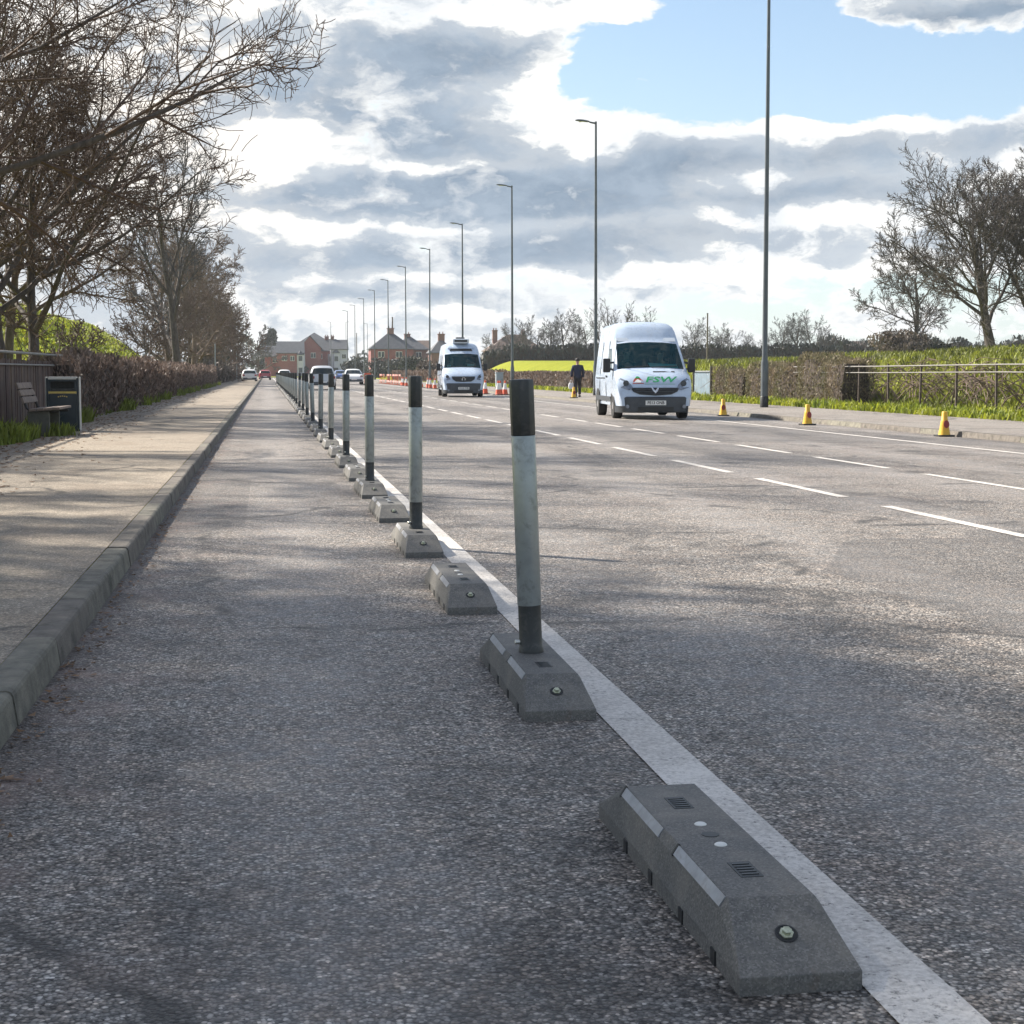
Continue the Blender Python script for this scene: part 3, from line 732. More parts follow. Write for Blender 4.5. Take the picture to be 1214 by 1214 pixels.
def leafy(name, loc, H, Rw, seed, label, m, n, size, cat='tree', group=None, base=.1, cone=0.3, trunk_r=.18):
    rg = random.Random(seed); root = empty(name, loc, 0, label, cat, group); b = MB(); t = MB()
    t.tube([(0, 0, -.2), (rg.uniform(-.1, .1), 0, H*.4), (rg.uniform(-.2, .2), .1, H*.92)], [trunk_r*1.3, trunk_r*.8, .03], 8)
    k = 16
    for i in range(k):
        f = (i+.5)/k; z = H*(base+(1-base)*f); w = Rw*(1-f*(1-cone))*(.75+.5*math.sin(math.pi*min(1, f*1.3)))*rg.uniform(.75, 1.1)
        for q in range(3):
            a = rg.uniform(0, 6.28); rr = w*rg.uniform(.3, .75)
            c = (math.cos(a)*rr, math.sin(a)*rr, z+rg.uniform(-.3, .3))
            t.tube([(0, 0, z-.25*w), (c[0]*.5, c[1]*.5, z-.05*w), c], [.06, .04, .02], 4, False)
            leaf_cloud(b, rg, c, (w*.5, w*.5, H*(1-base)/k*1.6), n//(k*3), size, 2.2)
    t.build('trunk', 'bark', root, smooth=60); b.build('crown', m, root, normals=False); return root
leafy('conifer', (-7.6, 166, .1), 13.8, 4.2, 3, 'dense brown conifer behind the tall upright bare tree', 'brownleaf', 9000, .26, 'tree', None, .06, .5)
leafy('conifer', (-6.6, 222, .1), 10.5, 3.6, 4, 'lower dark grown over conifer at the far end of the left trees', 'darkleaf', 6000, .32, 'tree', None, .02, .5)
for i, (x, y, H, s, lab) in enumerate([(-6.0, 186, 12, 61, 'bare tree in the gap between the two brown conifers'), (-5.2, 240, 10.5, 62, 'small bare tree at the far end of the left pavement'),
                                  (-7.6, 108, 5.2, 63, 'low bare shrubby tree on the right slope of the mound'), (-12.8, 101, 6, 64, 'thin bare tree on top of the grass mound'), (-8.4, 74, 3.4, 65, 'small bare thorn bush against the bright mound')]):
    tree('bare_tree', (x, y, terrain_z(x, y)-.05), H, .16 if H > 8 else .08, s, lab, group='bare trees along the left hedge', twig='twiggrey' if y > 150 else 'twig', n=[9, 7, 6, 4], lo=[.12, .2, .15, .15], ratio=[.5, .5, .45, .45], rmin=.02 if y > 150 else .013)
tree('bare_tree', (-2.0, 372, 0), 12, .3, 71, 'bare tree in front of the leftmost far house', twig='twiggrey', n=[9, 7, 6, 4], lo=[.15, .2, .15, .15], rmin=.05, group='far bare trees by the houses')
leafy('evergreen_tree', (1.2, 425, 0), 11.5, 5., 8, 'dark evergreen tree above the roof of the leftmost far house', 'darkleaf', 3500, .9, 'tree', None, .1, .3)
for k_, (x_, y_, h_, lab_) in enumerate(SHADERS): leafy('evergreen_tree', (x_, y_, .1), h_, 4.4, 90+k_, lab_, 'darkleaf', 8000, .22, 'tree', None, .40, .62)  # added out-of-view evergreens that dim the near road
# right side trees
def tz(x, y): return terrain_z(x, y)
RD = dict(n=[13, 10, 9, 8], lo=[.22, .2, .13, .1], rr=.5, twig='twigdark', bark='twigdark')
tree('bare_tree', (42.6, 90, tz(42.6, 90)-.1), 11.2, .36, 12, 'large spreading bare tree leaning left on the right hand bank', group='bare trees on the right bank', lean=(-.16, 0),
     ratio=[.6, .5, .48, .46], ang=[52, 42, 40, 40], trop=[.06, .06, .04, .03, .03], rmin=.011, trunkL=.74, **RD)
tree('bare_tree', (46.1, 92, tz(46.1, 92)-.1), 11.9, .40, 18, 'tallest bare tree at the right edge of the photo', group='bare trees on the right bank', lean=(-.10, 0),
     ratio=[.56, .5, .48, .46], ang=[44, 42, 40, 40], trop=[.05, .07, .05, .03, .03], rmin=.011, trunkL=.76, **RD)
tree('bare_tree', (54.9, 131, tz(54.9, 131)-.1), 10.8, .28, 14, 'smaller round crowned bare tree left of the leaning tree', group='bare trees on the right bank',
     ratio=[.52, .5, .46, .46], ang=[56, 44, 42, 40], trop=[.03, .05, .04, .03, .03], rmin=.014, trunkL=.7, **RD)
def bush(loc, rad, seed, label, m, n, size, group=None, name='bush'):
    rg = random.Random(seed); root = empty(name, loc, 0, label, 'bush', group); b = MB(); t = MB()
    for k in range(9):
        a = rg.uniform(0, 6.28); rr = rg.uniform(.1, .75); c = Vector((math.cos(a)*rr*rad[0], math.sin(a)*rr*rad[1], rad[2]*rg.uniform(.35, 1.25)))
        t.tube([(0, 0, -.1), c*.5, c], [.05, .035, .015], 4, False)
        leaf_cloud(b, rg, c, (rad[0]*.5, rad[1]*.5, rad[2]*.45), n//9, size, 2.6)
        for q in range(5):
            e = c+Vector((rg.uniform(-1, 1)*rad[0]*.6, rg.uniform(-1, 1)*rad[1]*.6, rg.uniform(.2, .9)*rad[2])); t.tube([c, e], [.02, .006], 3, False)
    t.build('stem', 'bark', root); b.build('foliage', m, root, normals=False); return root
bush((52.6, 128.5, tz(52.6, 128.5)), (3.2, 2.5, 1.7), 1, 'dense brown bush under the round crowned bare tree', 'brownleaf', 3600, .3, 'bushes at the field edge')
bush((57.6, 131, tz(57.6, 131)), (1.8, 1.6, 1.0), 2, 'small dark bush right of the round crowned tree', 'darkleaf', 1600, .3, 'bushes at the field edge')
# field hedgerow trees
hp = [(578, 46, 0), (600, 50, 0), (618, 54, 1), (636, 50, 0), (652, 54, 1), (668, 62, 0), (683, 48, 1), (697, 58, 0), (722, 70, 2), (738, 78, 2), (757, 68, 2), (828, 48, 1), (846, 44, 0), (862, 46, 1), (878, 38, 0), (898, 36, 1), (920, 38, 0), (940, 56, 1), (960, 62, 1), (978, 58, 0), (995, 46, 1)]
hp_proto = {}
for i, (px, hpx, kind) in enumerate(hp):
    y = 232+rnd.uniform(-4, 8); x = (px-316)/1900*y
    if kind not in hp_proto:
        kw = [dict(ang=[50, 44, 42, 40], trop=[.03, .05, .04, .03, .03]), dict(ang=[40, 40, 40, 40], trop=[.03, .07, .05, .03, .03]), dict(ang=[20, 24, 26, 26], trop=[.02, .06, .05, .04, .03])][kind]
        o = tree('bare_tree', (x, y, 0), 8., .2, 80+kind, '', n=[10, 8, 7, 5] if kind < 2 else [7, 6, 5, 4], lo=[.15, .2, .15, .15], ratio=[.46, .5, .45, .45], rmin=.012, rr=.5, twig='twiggrey', stems=1 if kind != 2 else 2, **kw)
        hp_proto[kind] = o
    else: o = copy_tree(hp_proto[kind])
    o.location = (x, y, terrain_z(x, y)-.1); o.rotation_euler = (0, 0, rnd.uniform(0, 6.28))
    s = hpx/1900*y/8.*rnd.uniform(.9, 1.05); o.scale = (s*1.05, s*1.05, s)
    tag(o, ['spreading bare hedgerow tree', 'upright bare hedgerow tree', 'narrow tall poplar like bare tree'][kind]+' at the far field edge, %s from the left' % ordinal1(i), 'tree', 'bare trees along the far field edge')

# ------------------------------------------------------------------ hedges
def hedge(name, x0, y0, x1, y1, h, th, seed, label, m='hedge', dens=150, size=.09, zb=None, group=None, ragged=.12, core='hedge_core'):
    rg = random.Random(seed); A, B = Vector((x0, y0)), Vector((x1, y1)); L = (B-A).length; d = (B-A)/L; nrm = Vector((-d.y, d.x))
    zf = (lambda x, y: zb) if zb is not None else terrain_z
    root = empty(name, (x0, y0, zf(x0, y0)), 0, label, 'hedge', group)
    o0 = Vector((x0, y0, zf(x0, y0)))
    def hh(s): return h*(1+ragged*(math.sin(s*1.3+seed)*.5+math.sin(s*.37+seed*2)*.6))
    def tt(s): return th*(1+.22*math.sin(s*2.3+seed*.7)+.15*math.sin(s*.9))
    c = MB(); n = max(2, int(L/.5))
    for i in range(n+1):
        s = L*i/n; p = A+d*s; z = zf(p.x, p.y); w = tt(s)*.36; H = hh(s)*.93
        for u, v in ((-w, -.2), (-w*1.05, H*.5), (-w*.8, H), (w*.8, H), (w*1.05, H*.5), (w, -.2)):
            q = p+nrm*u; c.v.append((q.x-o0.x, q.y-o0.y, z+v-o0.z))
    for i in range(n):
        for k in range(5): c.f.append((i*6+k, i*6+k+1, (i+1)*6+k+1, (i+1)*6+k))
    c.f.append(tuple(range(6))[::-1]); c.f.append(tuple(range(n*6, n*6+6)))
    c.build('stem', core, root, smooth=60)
    b = MB(); N = int(L*dens)
    for _ in range(N):
        s = rg.uniform(0, L); p = A+d*s; H = hh(s); w = tt(s)*.5
        k = rg.random()
        if k < .36: u, v = -w*rg.uniform(.78, 1.08), H*rg.uniform(.02, 1)
        elif k < .72: u, v = w*rg.uniform(.78, 1.08), H*rg.uniform(.02, 1)
        else: u, v = w*rg.uniform(-1, 1), H*rg.uniform(.9, 1.06)
        if rg.random() < min(.06, 1.2/L):
            s = rg.choice((-.05, L+.05))+rg.uniform(-.06, .06); p = A+d*s; u, v = w*rg.uniform(-1, 1), H*rg.uniform(.02, 1)
        q = p+nrm*u; P = Vector((q.x-o0.x, q.y-o0.y, zf(p.x, p.y)+v-o0.z))
        sz = size*rg.uniform(.5, 1.5)
        up = Vector((rg.gauss(0, .45), rg.gauss(0, .45), 1)).normalized(); sd = up.cross(Vector((rg.uniform(-1, 1), rg.uniform(-1, 1), .01))).normalized()
        wd = sz*rg.choice((.10, .14, .5))
        b.add([P-sd*wd, P+sd*wd*.9, P+up*sz*1.6+sd*wd*.7, P+up*sz*1.7-sd*wd*.5], [(0, 1, 2, 3)])
    for _ in range(int(L*(9 if dens > 500 else 2))):          # stray twigs sticking out
        s = rg.uniform(0, L); p = A+d*s; q = p+nrm*tt(s)*.45*rg.uniform(-1, 1); z0 = hh(s)*rg.uniform(.6, .98)
        P0 = Vector((q.x-o0.x, q.y-o0.y, zf(p.x, p.y)+z0-o0.z)); dv = Vector((rg.uniform(-.12, .12), rg.uniform(-.12, .12), rg.uniform(.12, .38)))
        b.tube([P0, P0+dv*.6, P0+dv+Vector((rg.uniform(-.05, .05), rg.uniform(-.05, .05), 0))], [.008, .005, .003], 3, False)
    b.build('foliage', m, root, normals=False)
    return root
hedge('hedge', -4.35, 34.5, -4.35, 66, 1.30, .8, 3, 'brown clipped bare hedge behind the litter bin', dens=1092, size=.055, zb=.1, group='clipped brown hedges')
hedge('hedge', -4.35, 66.6, -4.35, 94, 1.28, .8, 4, 'brown clipped hedge length in front of the bright mound', dens=780, size=.055, zb=.1, group='clipped brown hedges')
hedge('hedge', -4.35, 94.6, -4.3, 129, 1.32, .8, 5, 'farthest brown hedge length ending at the taller grey post', dens=520, size=.055, zb=.1, group='clipped brown hedges')
hedge('hedge', -4.6, 132, -4.4, 300, 1.6, .9, 6, 'dark hedge running on beyond the grey post under the conifers', m='brownleaf', dens=60, size=.2, zb=.1, group='clipped brown hedges')
hedge('hedge', 17.3, 84, 17.3, 118, 1.0, .7, 7, 'low brown clipped hedge behind the walking man', dens=676, size=.055, zb=.08, group='clipped brown hedges', ragged=.03)
hedge('hedge', 17.3, 118.6, 17.3, 220, 1.0, .7, 8, 'long low brown hedge behind the red and white cones', dens=90, size=.15, zb=.08, group='clipped brown hedges', ragged=.05)
hedge('hedge', 17.4, 56.4, 17.4, 59.8, 1.16, .9, 9, 'short brown hedge stub right of the blue grey gate', m='hedge_olive', dens=3000, size=.034, zb=.09, group='clipped brown hedges', ragged=.15)
hedge('hedge', 17.5, 46.2, 17.5, 55.8, 1.34, 1.0, 10, 'thick brown hedge block behind the nearest street lamp', m='hedge_olive', ragged=.2, dens=3000, size=.034, zb=.09, group='clipped brown hedges')
hy = 228
for i, (pa, pb) in enumerate(((570, 640), (642, 712), (714, 830), (832, 1015))):
    a, b = (pa-316)/1900*hy, (pb-316)/1900*hy
    hedge('hedge', a, hy, b, hy, 2.0 if i < 3 else 1.9, 1.8, 20+i, ['dark field hedge below the brown roofed house', 'dark field hedge behind the walking man', 'dark field hedge behind the tall white van', 'dark field hedge right of the tall white van'][i], m='fieldhedge', dens=130, size=.28, group='dark hedges along the far field edge', ragged=.16)
hedge('hedge', 88, 250, 130, 240, 3., 3., 29, 'distant dark hedge at the right end of the field', m='fieldhedge', dens=60, size=.4, group='dark hedges along the far field edge', ragged=.25)

# ------------------------------------------------------------------ weeds and grass (stuff)
def blades(name, spots, m, label, cat, kind='stuff'):
    b = MB(); rg = random.Random(hash(name) % 1000)
    for (x, y, z, h, w, ln) in spots:
        a = rg.uniform(0, 6.28); dx, dy = math.cos(a), math.sin(a); l = rg.uniform(.2, 1.)*ln
        b.add([(x-dy*w, y+dx*w, z), (x+dy*w, y-dx*w, z), (x+dy*w*.8+dx*l*h*.5, y-dx*w*.8+dy*l*h*.5, z+h*.62), (x-dy*w*.8+dx*l*h*.5, y+dx*w*.8+dy*l*h*.5, z+h*.62), (x+dx*l*h, y+dy*l*h, z+h*(1-.25*l))],
              [(0, 1, 2, 3), (3, 2, 4)])
    o = b.build(name, m, normals=False); tag(o, label, cat, None, kind); return o
rg = random.Random(77); sp = []
for _ in range(17000):
    y = 24+(64-24)*rg.random()**1.1; cl = .5+.5*math.sin(y*2.9+1.1*math.sin(y*1.7)); wd = .62+.25*cl
    x = 15.95+rg.betavariate(1.6, 1.6)*wd*1.6; hh = (.16+.24*cl*rg.random())*(1.0 if x < 16.9 else .8)
    sp.append((x, y, pave_r(min(x, 16.4))-.02, hh*rg.uniform(.5, 1.1), rg.uniform(.012, .035), .8))
blades('weeds', sp, 'weed', 'bright yellow green weeds along the foot of the railing', 'weeds')
sp = []
for _ in range(9000):
    y = 62+100*rg.random()**1.4; x = 16.1+rg.random()*.9; sp.append((x, y, .09, rg.uniform(.12, .3), rg.uniform(.02, .05), .7))
blades('verge_grass', sp, 'weed', 'grass verge at the foot of the low far hedge', 'grass')
sp = []
for _ in range(9000):
    y = 22+110*rg.random()**1.6; cl = max(0, math.sin(y*.9+2*math.sin(y*.23)))
    if rg.random() > .25+.75*cl: continue
    x = -3.62-rg.random()*.45-.25*(1-cl); sp.append((x, y, .11, rg.uniform(.08, .30)*(.5+cl), rg.uniform(.010, .028), .8))
for _ in range(1500):
    y = rg.uniform(24.2, 26.2); sp.append((-3.55-rg.random()*.6, y, .11, rg.uniform(.12, .32), rg.uniform(.008, .02), .7))
for _ in range(350):
    y = rg.gauss(27.2, .25); sp.append((-3.42+rg.gauss(0, .12), y, .11, rg.uniform(.1, .26), rg.uniform(.008, .018), .7))
blades('verge_weeds', sp, 'weed_dull', 'patchy green weeds along the foot of the left hedge', 'weeds')
sp = []
for _ in range(52000):
    x = 17.7+15*rg.random()**1.5; y = 26+70*rg.random()**1.25
    if n2(x*2.3, y*2.1) < -.55 and rg.random() < .8: continue
    sp.append((x, y, terrain_z(x, y)-.03, rg.uniform(.10, .34), rg.uniform(.010, .032), .9))
blades('bank_grass', sp, 'grassblade', 'tussocky grass on the bank behind the railing', 'grass')
sp = []
for _ in range(16000):
    x = -5.6-9.5*rg.random(); y = 70+80*rg.random(); sp.append((x, y, terrain_z(x, y)-.03, rg.uniform(.12, .34), rg.uniform(.03, .07), .9))
blades('mound_grass', sp, 'weed', 'bright grass covering the mound behind the left hedge', 'grass')
# brambles
b = MB()
for _ in range(420):
    x = 17.8+2.6*rg.random(); y = 28+32*rg.random(); z = terrain_z(x, y); L = rg.uniform(.6, 1.8); a = rg.uniform(0, 6.28)
    p = [(x+math.cos(a)*L*t, y+math.sin(a)*L*t, z+.1+L*.75*t*(1.15-t)*1.6) for t in (0, .25, .5, .75, 1)]
    b.tube(p, [.016, .014, .011, .008, .005], 4, False)
tag(b.build('brambles', 'twigbrown', normals=False), 'tangle of brown bramble stems on the bank behind the railing', 'brambles', None, 'stuff')
# leaf litter on the left pavement
b = MB()
for _ in range(2600):
    y = 14+85*rg.random()**1.7; x = -3.75+abs(rg.gauss(0, .55)); 
    if x > -1: continue
    s = rg.uniform(.02, .05); a = rg.uniform(0, 6.28); e = rg.uniform(.005, .02)
    b.add([(x+math.cos(a)*s, y+math.sin(a)*s, .115+e), (x-math.sin(a)*s*.6, y+math.cos(a)*s*.6, .115), (x-math.cos(a)*s, y-math.sin(a)*s, .115+e*.5), (x+math.sin(a)*s*.6, y-math.cos(a)*s*.6, .116)], [(0, 1, 2, 3)])
for _ in range(900):
    y = 3+45*rg.random()**1.5; x = KX+.01+abs(rg.gauss(0, .07)); s = rg.uniform(.008, .022); a = rg.uniform(0, 6.28); e = rg.uniform(.002, .012)
    b.add([(x+math.cos(a)*s, y+math.sin(a)*s, .005+e), (x-math.sin(a)*s*.6, y+math.cos(a)*s*.6, .005), (x-math.cos(a)*s, y-math.sin(a)*s, .005+e*.5), (x+math.sin(a)*s*.6, y-math.cos(a)*s*.6, .006)], [(0, 1, 2, 3)])
tag(b.build('leaf_litter', 'litter', normals=False), 'brown dead leaves scattered along the left pavement and gutter', 'leaves', None, 'stuff')

# ------------------------------------------------------------------ fences, gate, cabinet
root = empty('board_fence', (-4.4, 20, .1), 0, 'dark brown vertical boarded fence with pale rails behind the bench', 'fence')
b = MB(); y = 0.
while y < 14.6:
    w = rg.uniform(.13, .16); b.box((rg.uniform(-.008, .008), y+w/2, .64+rg.uniform(-.02, .02)), (.022, w-.008, 1.26)); y += w+.004
b.build('boards', 'board', root)
for k in range(8):
    p = MB(); p.box((-.07, .2+k*2.05, .7), (.09, .09, 1.5)); p.build('post', 'board', root)
for z, t in ((1.40, .05), (1.19, .035)):
    p = MB(); p.tube([(.045, 0, z), (.045, 7, z-.01), (.045, 16.2, z)], t*.5, 8); p.build('rail', 'rail', root, smooth=50)
root = empty('railing_fence', (17.2, 20, .1), 0, 'rusty metal post and rail fence along the right hand bank', 'fence')
for k in range(14):
    y = .4+k*2.25; p = MB(); tl = rg.uniform(-.02, .02)
    p.box((0, y, .62), (.05, .05, 1.32), (rg.uniform(-.02, .02), tl, 0)); p.build('post', 'ironfence', root, bevel=.004)
    if k < 13 and k % 2 == 0:
        s = MB(); s.tube([(.02, y, .95), (.35, y+1.1, .1)], .022, 6); s.build('stay', 'ironfence', root)
for z, r_ in ((1.22, .019), (1.04, .016)):
    p = MB(); p.tube([(-.03, 0, z), (-.03, 8, z-.015), (-.03, 16, z+.01), (-.03, 24, z-.01), (-.03, 31, z)], r_, 8); p.build('rail', 'rail', root, smooth=50)
root = empty('sheet_gate', (17.25, 62.5, .09), 0, 'blue grey corrugated sheet gate right of the tall white van', 'gate')
g = MB(); n = 40
for i in range(n+1):
    yy = -1.2+2.4*i/n; xx = .018*math.sin(i*1.57); g.v += [(xx, yy, 0.02), (xx, yy, 1.08)]
for i in range(n): g.f.append((2*i, 2*i+2, 2*i+3, 2*i+1))
g.build('panel', 'gate', root, smooth=70)
for yy in (-1.28, 1.28):
    p = MB(); p.lathe([(.06, -.1), (.06, 1.24), (.05, 1.28), (.001, 1.3)], 10, (0, yy, 0)); p.build('post', 'benchiron', root, smooth=50)
p = MB(); p.box((-.03, 0, 1.09), (.05, 2.44, .05)); p.build('top_rail', 'galv', root)
root = empty('utility_cabinet', (15.9, 110, .08), 0, 'pale grey utility cabinet behind the group of red cones', 'cabinet')
p = MB(); p.box((0, 0, .52), (.5, .42, .96)); p.build('body', 'cabinet', root, bevel=.02)
p = MB(); p.box((0, 0, 1.03), (.56, .48, .06)); p.build('lid', 'cabinet', root, bevel=.01)
p = MB(); p.box((0, -.215, .52), (.43, .014, .82)); d_ = p.build('door', 'cabinet', root, bevel=.004)
p = MB(); p.box((.15, -.23, .55), (.03, .02, .12)); p.build('handle', 'dark', d_)
p = MB(); p.box((0, 0, .02), (.54, .46, .07)); p.build('plinth', 'concrete', root)

# ------------------------------------------------------------------ bench and bin
root = empty('park_bench', (-3.62, 26.6, .118), 0, 'weathered slatted bench with its back to the brown fence', 'bench')
p = MB()
for k in range(4): p.box((-.10+k*.125, .75, .425+.008*k), (.105, 1.55, .04), (0, R(-3), 0))
p.build('seat', 'benchwood', root, bevel=.006)
p = MB()
for k in range(3): p.box((-.245-.042*k, .75, .58+k*.115), (.035, 1.55, .10), (0, R(-20), 0))
p.build('backrest', 'benchwood', root, bevel=.006)
for y in (.12, 1.38):
    p = MB(); p.box((-.02, y, .2), (.34, .09, .40)); p.box((-.12, y, .18), (.14, .10, .38)); p.build('leg', 'concrete', root, bevel=.01)
    p = MB(); p.tube([(.30, y, .39), (-.10, y, .385), (-.20, y, .45), (-.36, y, .86)], .022, 6); p.build('bracket', 'benchiron', root, smooth=50)
root = empty('litter_bin', (-3.56, 29.3, .118), R(3), 'black rectangular litter bin with gold band beside the bench', 'litter bin')
w, dd, h = .56, .42, .95
p = MB()
for sx in (-1, 1): p.box((sx*(w/2-.023), 0, h/2-.01), (.036, dd-.02, h-.02))
p.build('frame', 'binblack', root, bevel=.004)
for sx in (-1, 1):
    p = MB(); p.box((sx*(w/2+.004), .012, h/2), (.014, dd-.03, h)); p.build('side_panel', 'binedge', root, bevel=.003)
p = MB(); p.box((0, 0, .335), (w-.084, dd-.03, .63)); fr = p.build('body', 'binblack', root, bevel=.01)
p = MB(); p.box((0, 0, h-.025), (w-.084, dd, .05)); p.build('lid', 'binedge', root, bevel=.01)
p = MB(); p.box((0, -dd/2+.012, .675), (w-.084, .02, .035)); p.build('gold_trim', 'gold', root)
p = MB(); p.box((0, dd/2-.02, .79), (w-.084, .02, .22)); p.box((0, -.02, .72), (w-.1, dd-.12, .04)); p.build('aperture_back', 'wand_dark', root)
p = MB(); p.box((0, -dd/2+.02, .885), (w-.084, .02, .035)); p.box((-w/2+.06, -dd/2+.02, .79), (.035, .02, .19)); p.box((w/2-.06, -dd/2+.02, .79), (.035, .02, .19)); p.build('aperture_frame', 'binblack', root)
p = MB()
for x_ in (-.07, -.035, 0, .035, .07): p.box((x_, -dd/2+.012, .60+.012*math.cos(x_*22)), (.024, .006, .018), (0, x_*4, 0))
p.build('gold_emblem', 'gold', fr)
p = MB(); p.box((0, 0, .012), (w+.01, dd+.01, .03)); p.build('base', 'dark', root)

# ------------------------------------------------------------------ cones and barriers
def yellow_cone():
    r = empty('no_waiting_cone')
    p = MB(); p.prism([(-.13, -.16), (.13, -.16), (.16, -.13), (.16, .13), (.13, .16), (-.13, .16), (-.16, .13), (-.16, -.13)], lambda u, v, t: (u, v, t), 0, .035); p.build('base', 'dark', r, bevel=.006)
    p = MB(); p.lathe([(.115, .035), (.105, .07), (.072, .27), (.062, .33), (.058, .335), (.055, .46), (.045, .475), (.02, .478)], 16); p.build('cone_body', 'coneY', r, smooth=45)
    p = MB(); p.prism([(math.cos(a)*.056, math.sin(a)*.075) for a in [i*math.pi/8 for i in range(16)]], lambda u, v, t: (u, t-(.086-.16*v*.9)*0-.088+.16*v, .24+v), -.008, .0); d = p.build('sign_disc', 'coneR', r)
    return r
cone = yellow_cone(); yc = [(12.79, 29.05, 'nearest'), (12.35, 35.65, 'second'), (12.67, 43.7, 'third'), (13.2, 68.7, 'fourth')]
for i, (x, y, w) in enumerate(yc):
    o = cone if i == 0 else copy_tree(cone); z = road_z(x) if x < KXR else pave_r(x)
    o.location = (x, y, z); o.rotation_euler = (0, 0, [0, R(8), R(-10), R(4)][i])
    tag(o, ['yellow no waiting cone by the kerb at the right, nearest of the four yellow cones', 'yellow cone by the kerb between the lamp column and the nearest yellow cone', 'yellow cone by the kerb between the tall van and the lamp column', 'small yellow cone at the kerb beside the walking man'][i], 'traffic cone', 'yellow cones along the far kerb')
def rw_cone():
    r = empty('traffic_cone')
    p = MB(); p.prism([(-.2, -.2), (.2, -.2), (.2, .2), (-.2, .2)], lambda u, v, t: (u, v, t), 0, .04); p.build('base', 'dark', r)
    p = MB(); p.lathe([(.17, .04), (.15, .08), (.118, .30)], 14); p.lathe([(.062, .64), (.04, .76), (.02, .765)], 14); p.build('cone_body', 'coneO', r, smooth=45)
    p = MB(); p.lathe([(.119, .30), (.062, .64)], 14); p.build('sleeve', 'coneW', r, smooth=45)
    return r
rc = rw_cone(); pos = [(12.15, 84.5), (12.35, 85.2), (12.68, 85.6), (12.0, 88.5)]+[(12.2+rnd.uniform(-.15, .15), 104+3.3*k) for k in range(14)]
for i, (x, y) in enumerate(pos):
    o = rc if i == 0 else copy_tree(rc); o.location = (x, y, road_z(x)); o.rotation_euler = (0, 0, rnd.uniform(0, 1))
    lab = ['red and white cone right of the far van, leftmost front of the cluster', 'red and white cone in the middle of the cluster right of the far van', 'red and white cone at the right of the cluster by the kerb', 'red and white cone at the back of the cluster right of the far van'][i] if i < 4 else 'red and white cone left of the far van, %s of the kerbside row' % ordinal1(i-4)
    tag(o, lab, 'traffic cone', 'red and white cones by the far kerb')
def barrier():
    r = empty('road_barrier')
    for z in (.92, .30):
        p = MB(); p.box((0, 0, z), (.03, 1.9, .16)); b_ = p.build('plank', 'coneW', r, bevel=.008)
        q = MB()
        for k in range(4): q.box((0, -.72+k*.48, z), (.036, .24, .162))
        q.build('red_stripes', 'coneO', b_)
    for y in (-.85, .85):
        p = MB(); p.tube([(0, y, .02), (0, y, 1.0)], .022, 6); p.box((0, y, .02), (.5, .08, .04)); p.build('leg', 'coneO', r)
    return r
ba = barrier()
for k in range(12):
    o = ba if k == 0 else copy_tree(ba); x = 12.4+rnd.uniform(-.1, .1); y = 151+2.3*k; o.location = (x, y, road_z(x)); o.rotation_euler = (0, 0, rnd.uniform(-.08, .08))
    tag(o, 'red and white plank barrier beyond the row of cones, %s barrier from the camera' % ordinal(k), 'barrier', 'red and white barriers by the far kerb')
root = empty('barrier_board', (9.05, 146, road_z(9.05)), R(10), 'bright orange upright barrier board beside the approaching white car', 'barrier')
p = MB(); p.box((0, 0, .62), (.62, .06, .95)); p.build('panel', 'coneO', root, bevel=.02)
p = MB(); p.box((0, -.035, .75), (.62, .006, .16)); p.build('stripe', 'coneW', root)
p = MB(); p.box((0, 0, .07), (.75, .4, .14)); p.build('foot', 'dark', root, bevel=.02)

# ------------------------------------------------------------------ vehicles
def loft(prof, Wt, Ft, zsill, crown, glass):
    body, gl = MB(), MB(); rings = []
    yT = prof
    for y, zt in yT:
        f = interp(Ft, y); w = lambda z: interp(Wt, z)*f
        wt = w(zt); h = []
        zs = min(zsill, zt-.12)
        h += [(0, zt+crown), (.55*(wt-.07), zt+.75*crown), (wt-.075, zt-.004), (w(zt-.075), zt-.075)]
        for t in (.33, .66, 1): z = zt-.075+(zs-(zt-.075))*t; h.append((w(z), z))
        rings.append([(-x, y, z) for x, z in h[::-1]]+[(x, y, z) for x, z in h[1:]])
    n = 13
    for r in rings: body.v += r; gl.v += r
    for i in range(len(rings)-1):
        for k in range(n-1):
            f = (i*n+k, i*n+k+1, (i+1)*n+k+1, (i+1)*n+k)
            ym = (yT[i][0]+yT[i+1][0])/2
            if 4 <= k <= 7 and any(a <= ym <= b for a, b in glass): gl.f.append(f)
            else: body.f.append(f)
        body.f.append((i*n, (i+1)*n, (i+1)*n+12, i*n+12))
    for base, rev in ((0, False), ((len(rings)-1)*n, True)):
        for j in range(6):
            f = (base+j, base+j+1, base+11-j, base+12-j)
            if j == 5: f = (base+5, base+6, base+7)
            body.f.append(f)
    return body, gl
def wheel(root, x, y, r, wdt):
    s = 1 if x > 0 else -1
    t = MB(); t.lathe([(r*.62, -wdt/2), (r*.93, -wdt/2), (r, -wdt*.36), (r, wdt*.36), (r*.93, wdt/2), (r*.62, wdt/2)], 22, (x, y, r), axis='x')
    w = t.build('wheel', 'tyre', root, smooth=40)
    m = MB(); m.lathe([(r*.62, -.02), (r*.60, .03), (r*.3, .05), (r*.12, .06), (.001, .06)], 16, (0, 0, 0), axis='x')
    m.v = [(x+s*(wdt/2-.05)+v[0]*s, v[1]+y, v[2]+r) for v in m.v]; m.build('rim', 'rim', w, smooth=40)
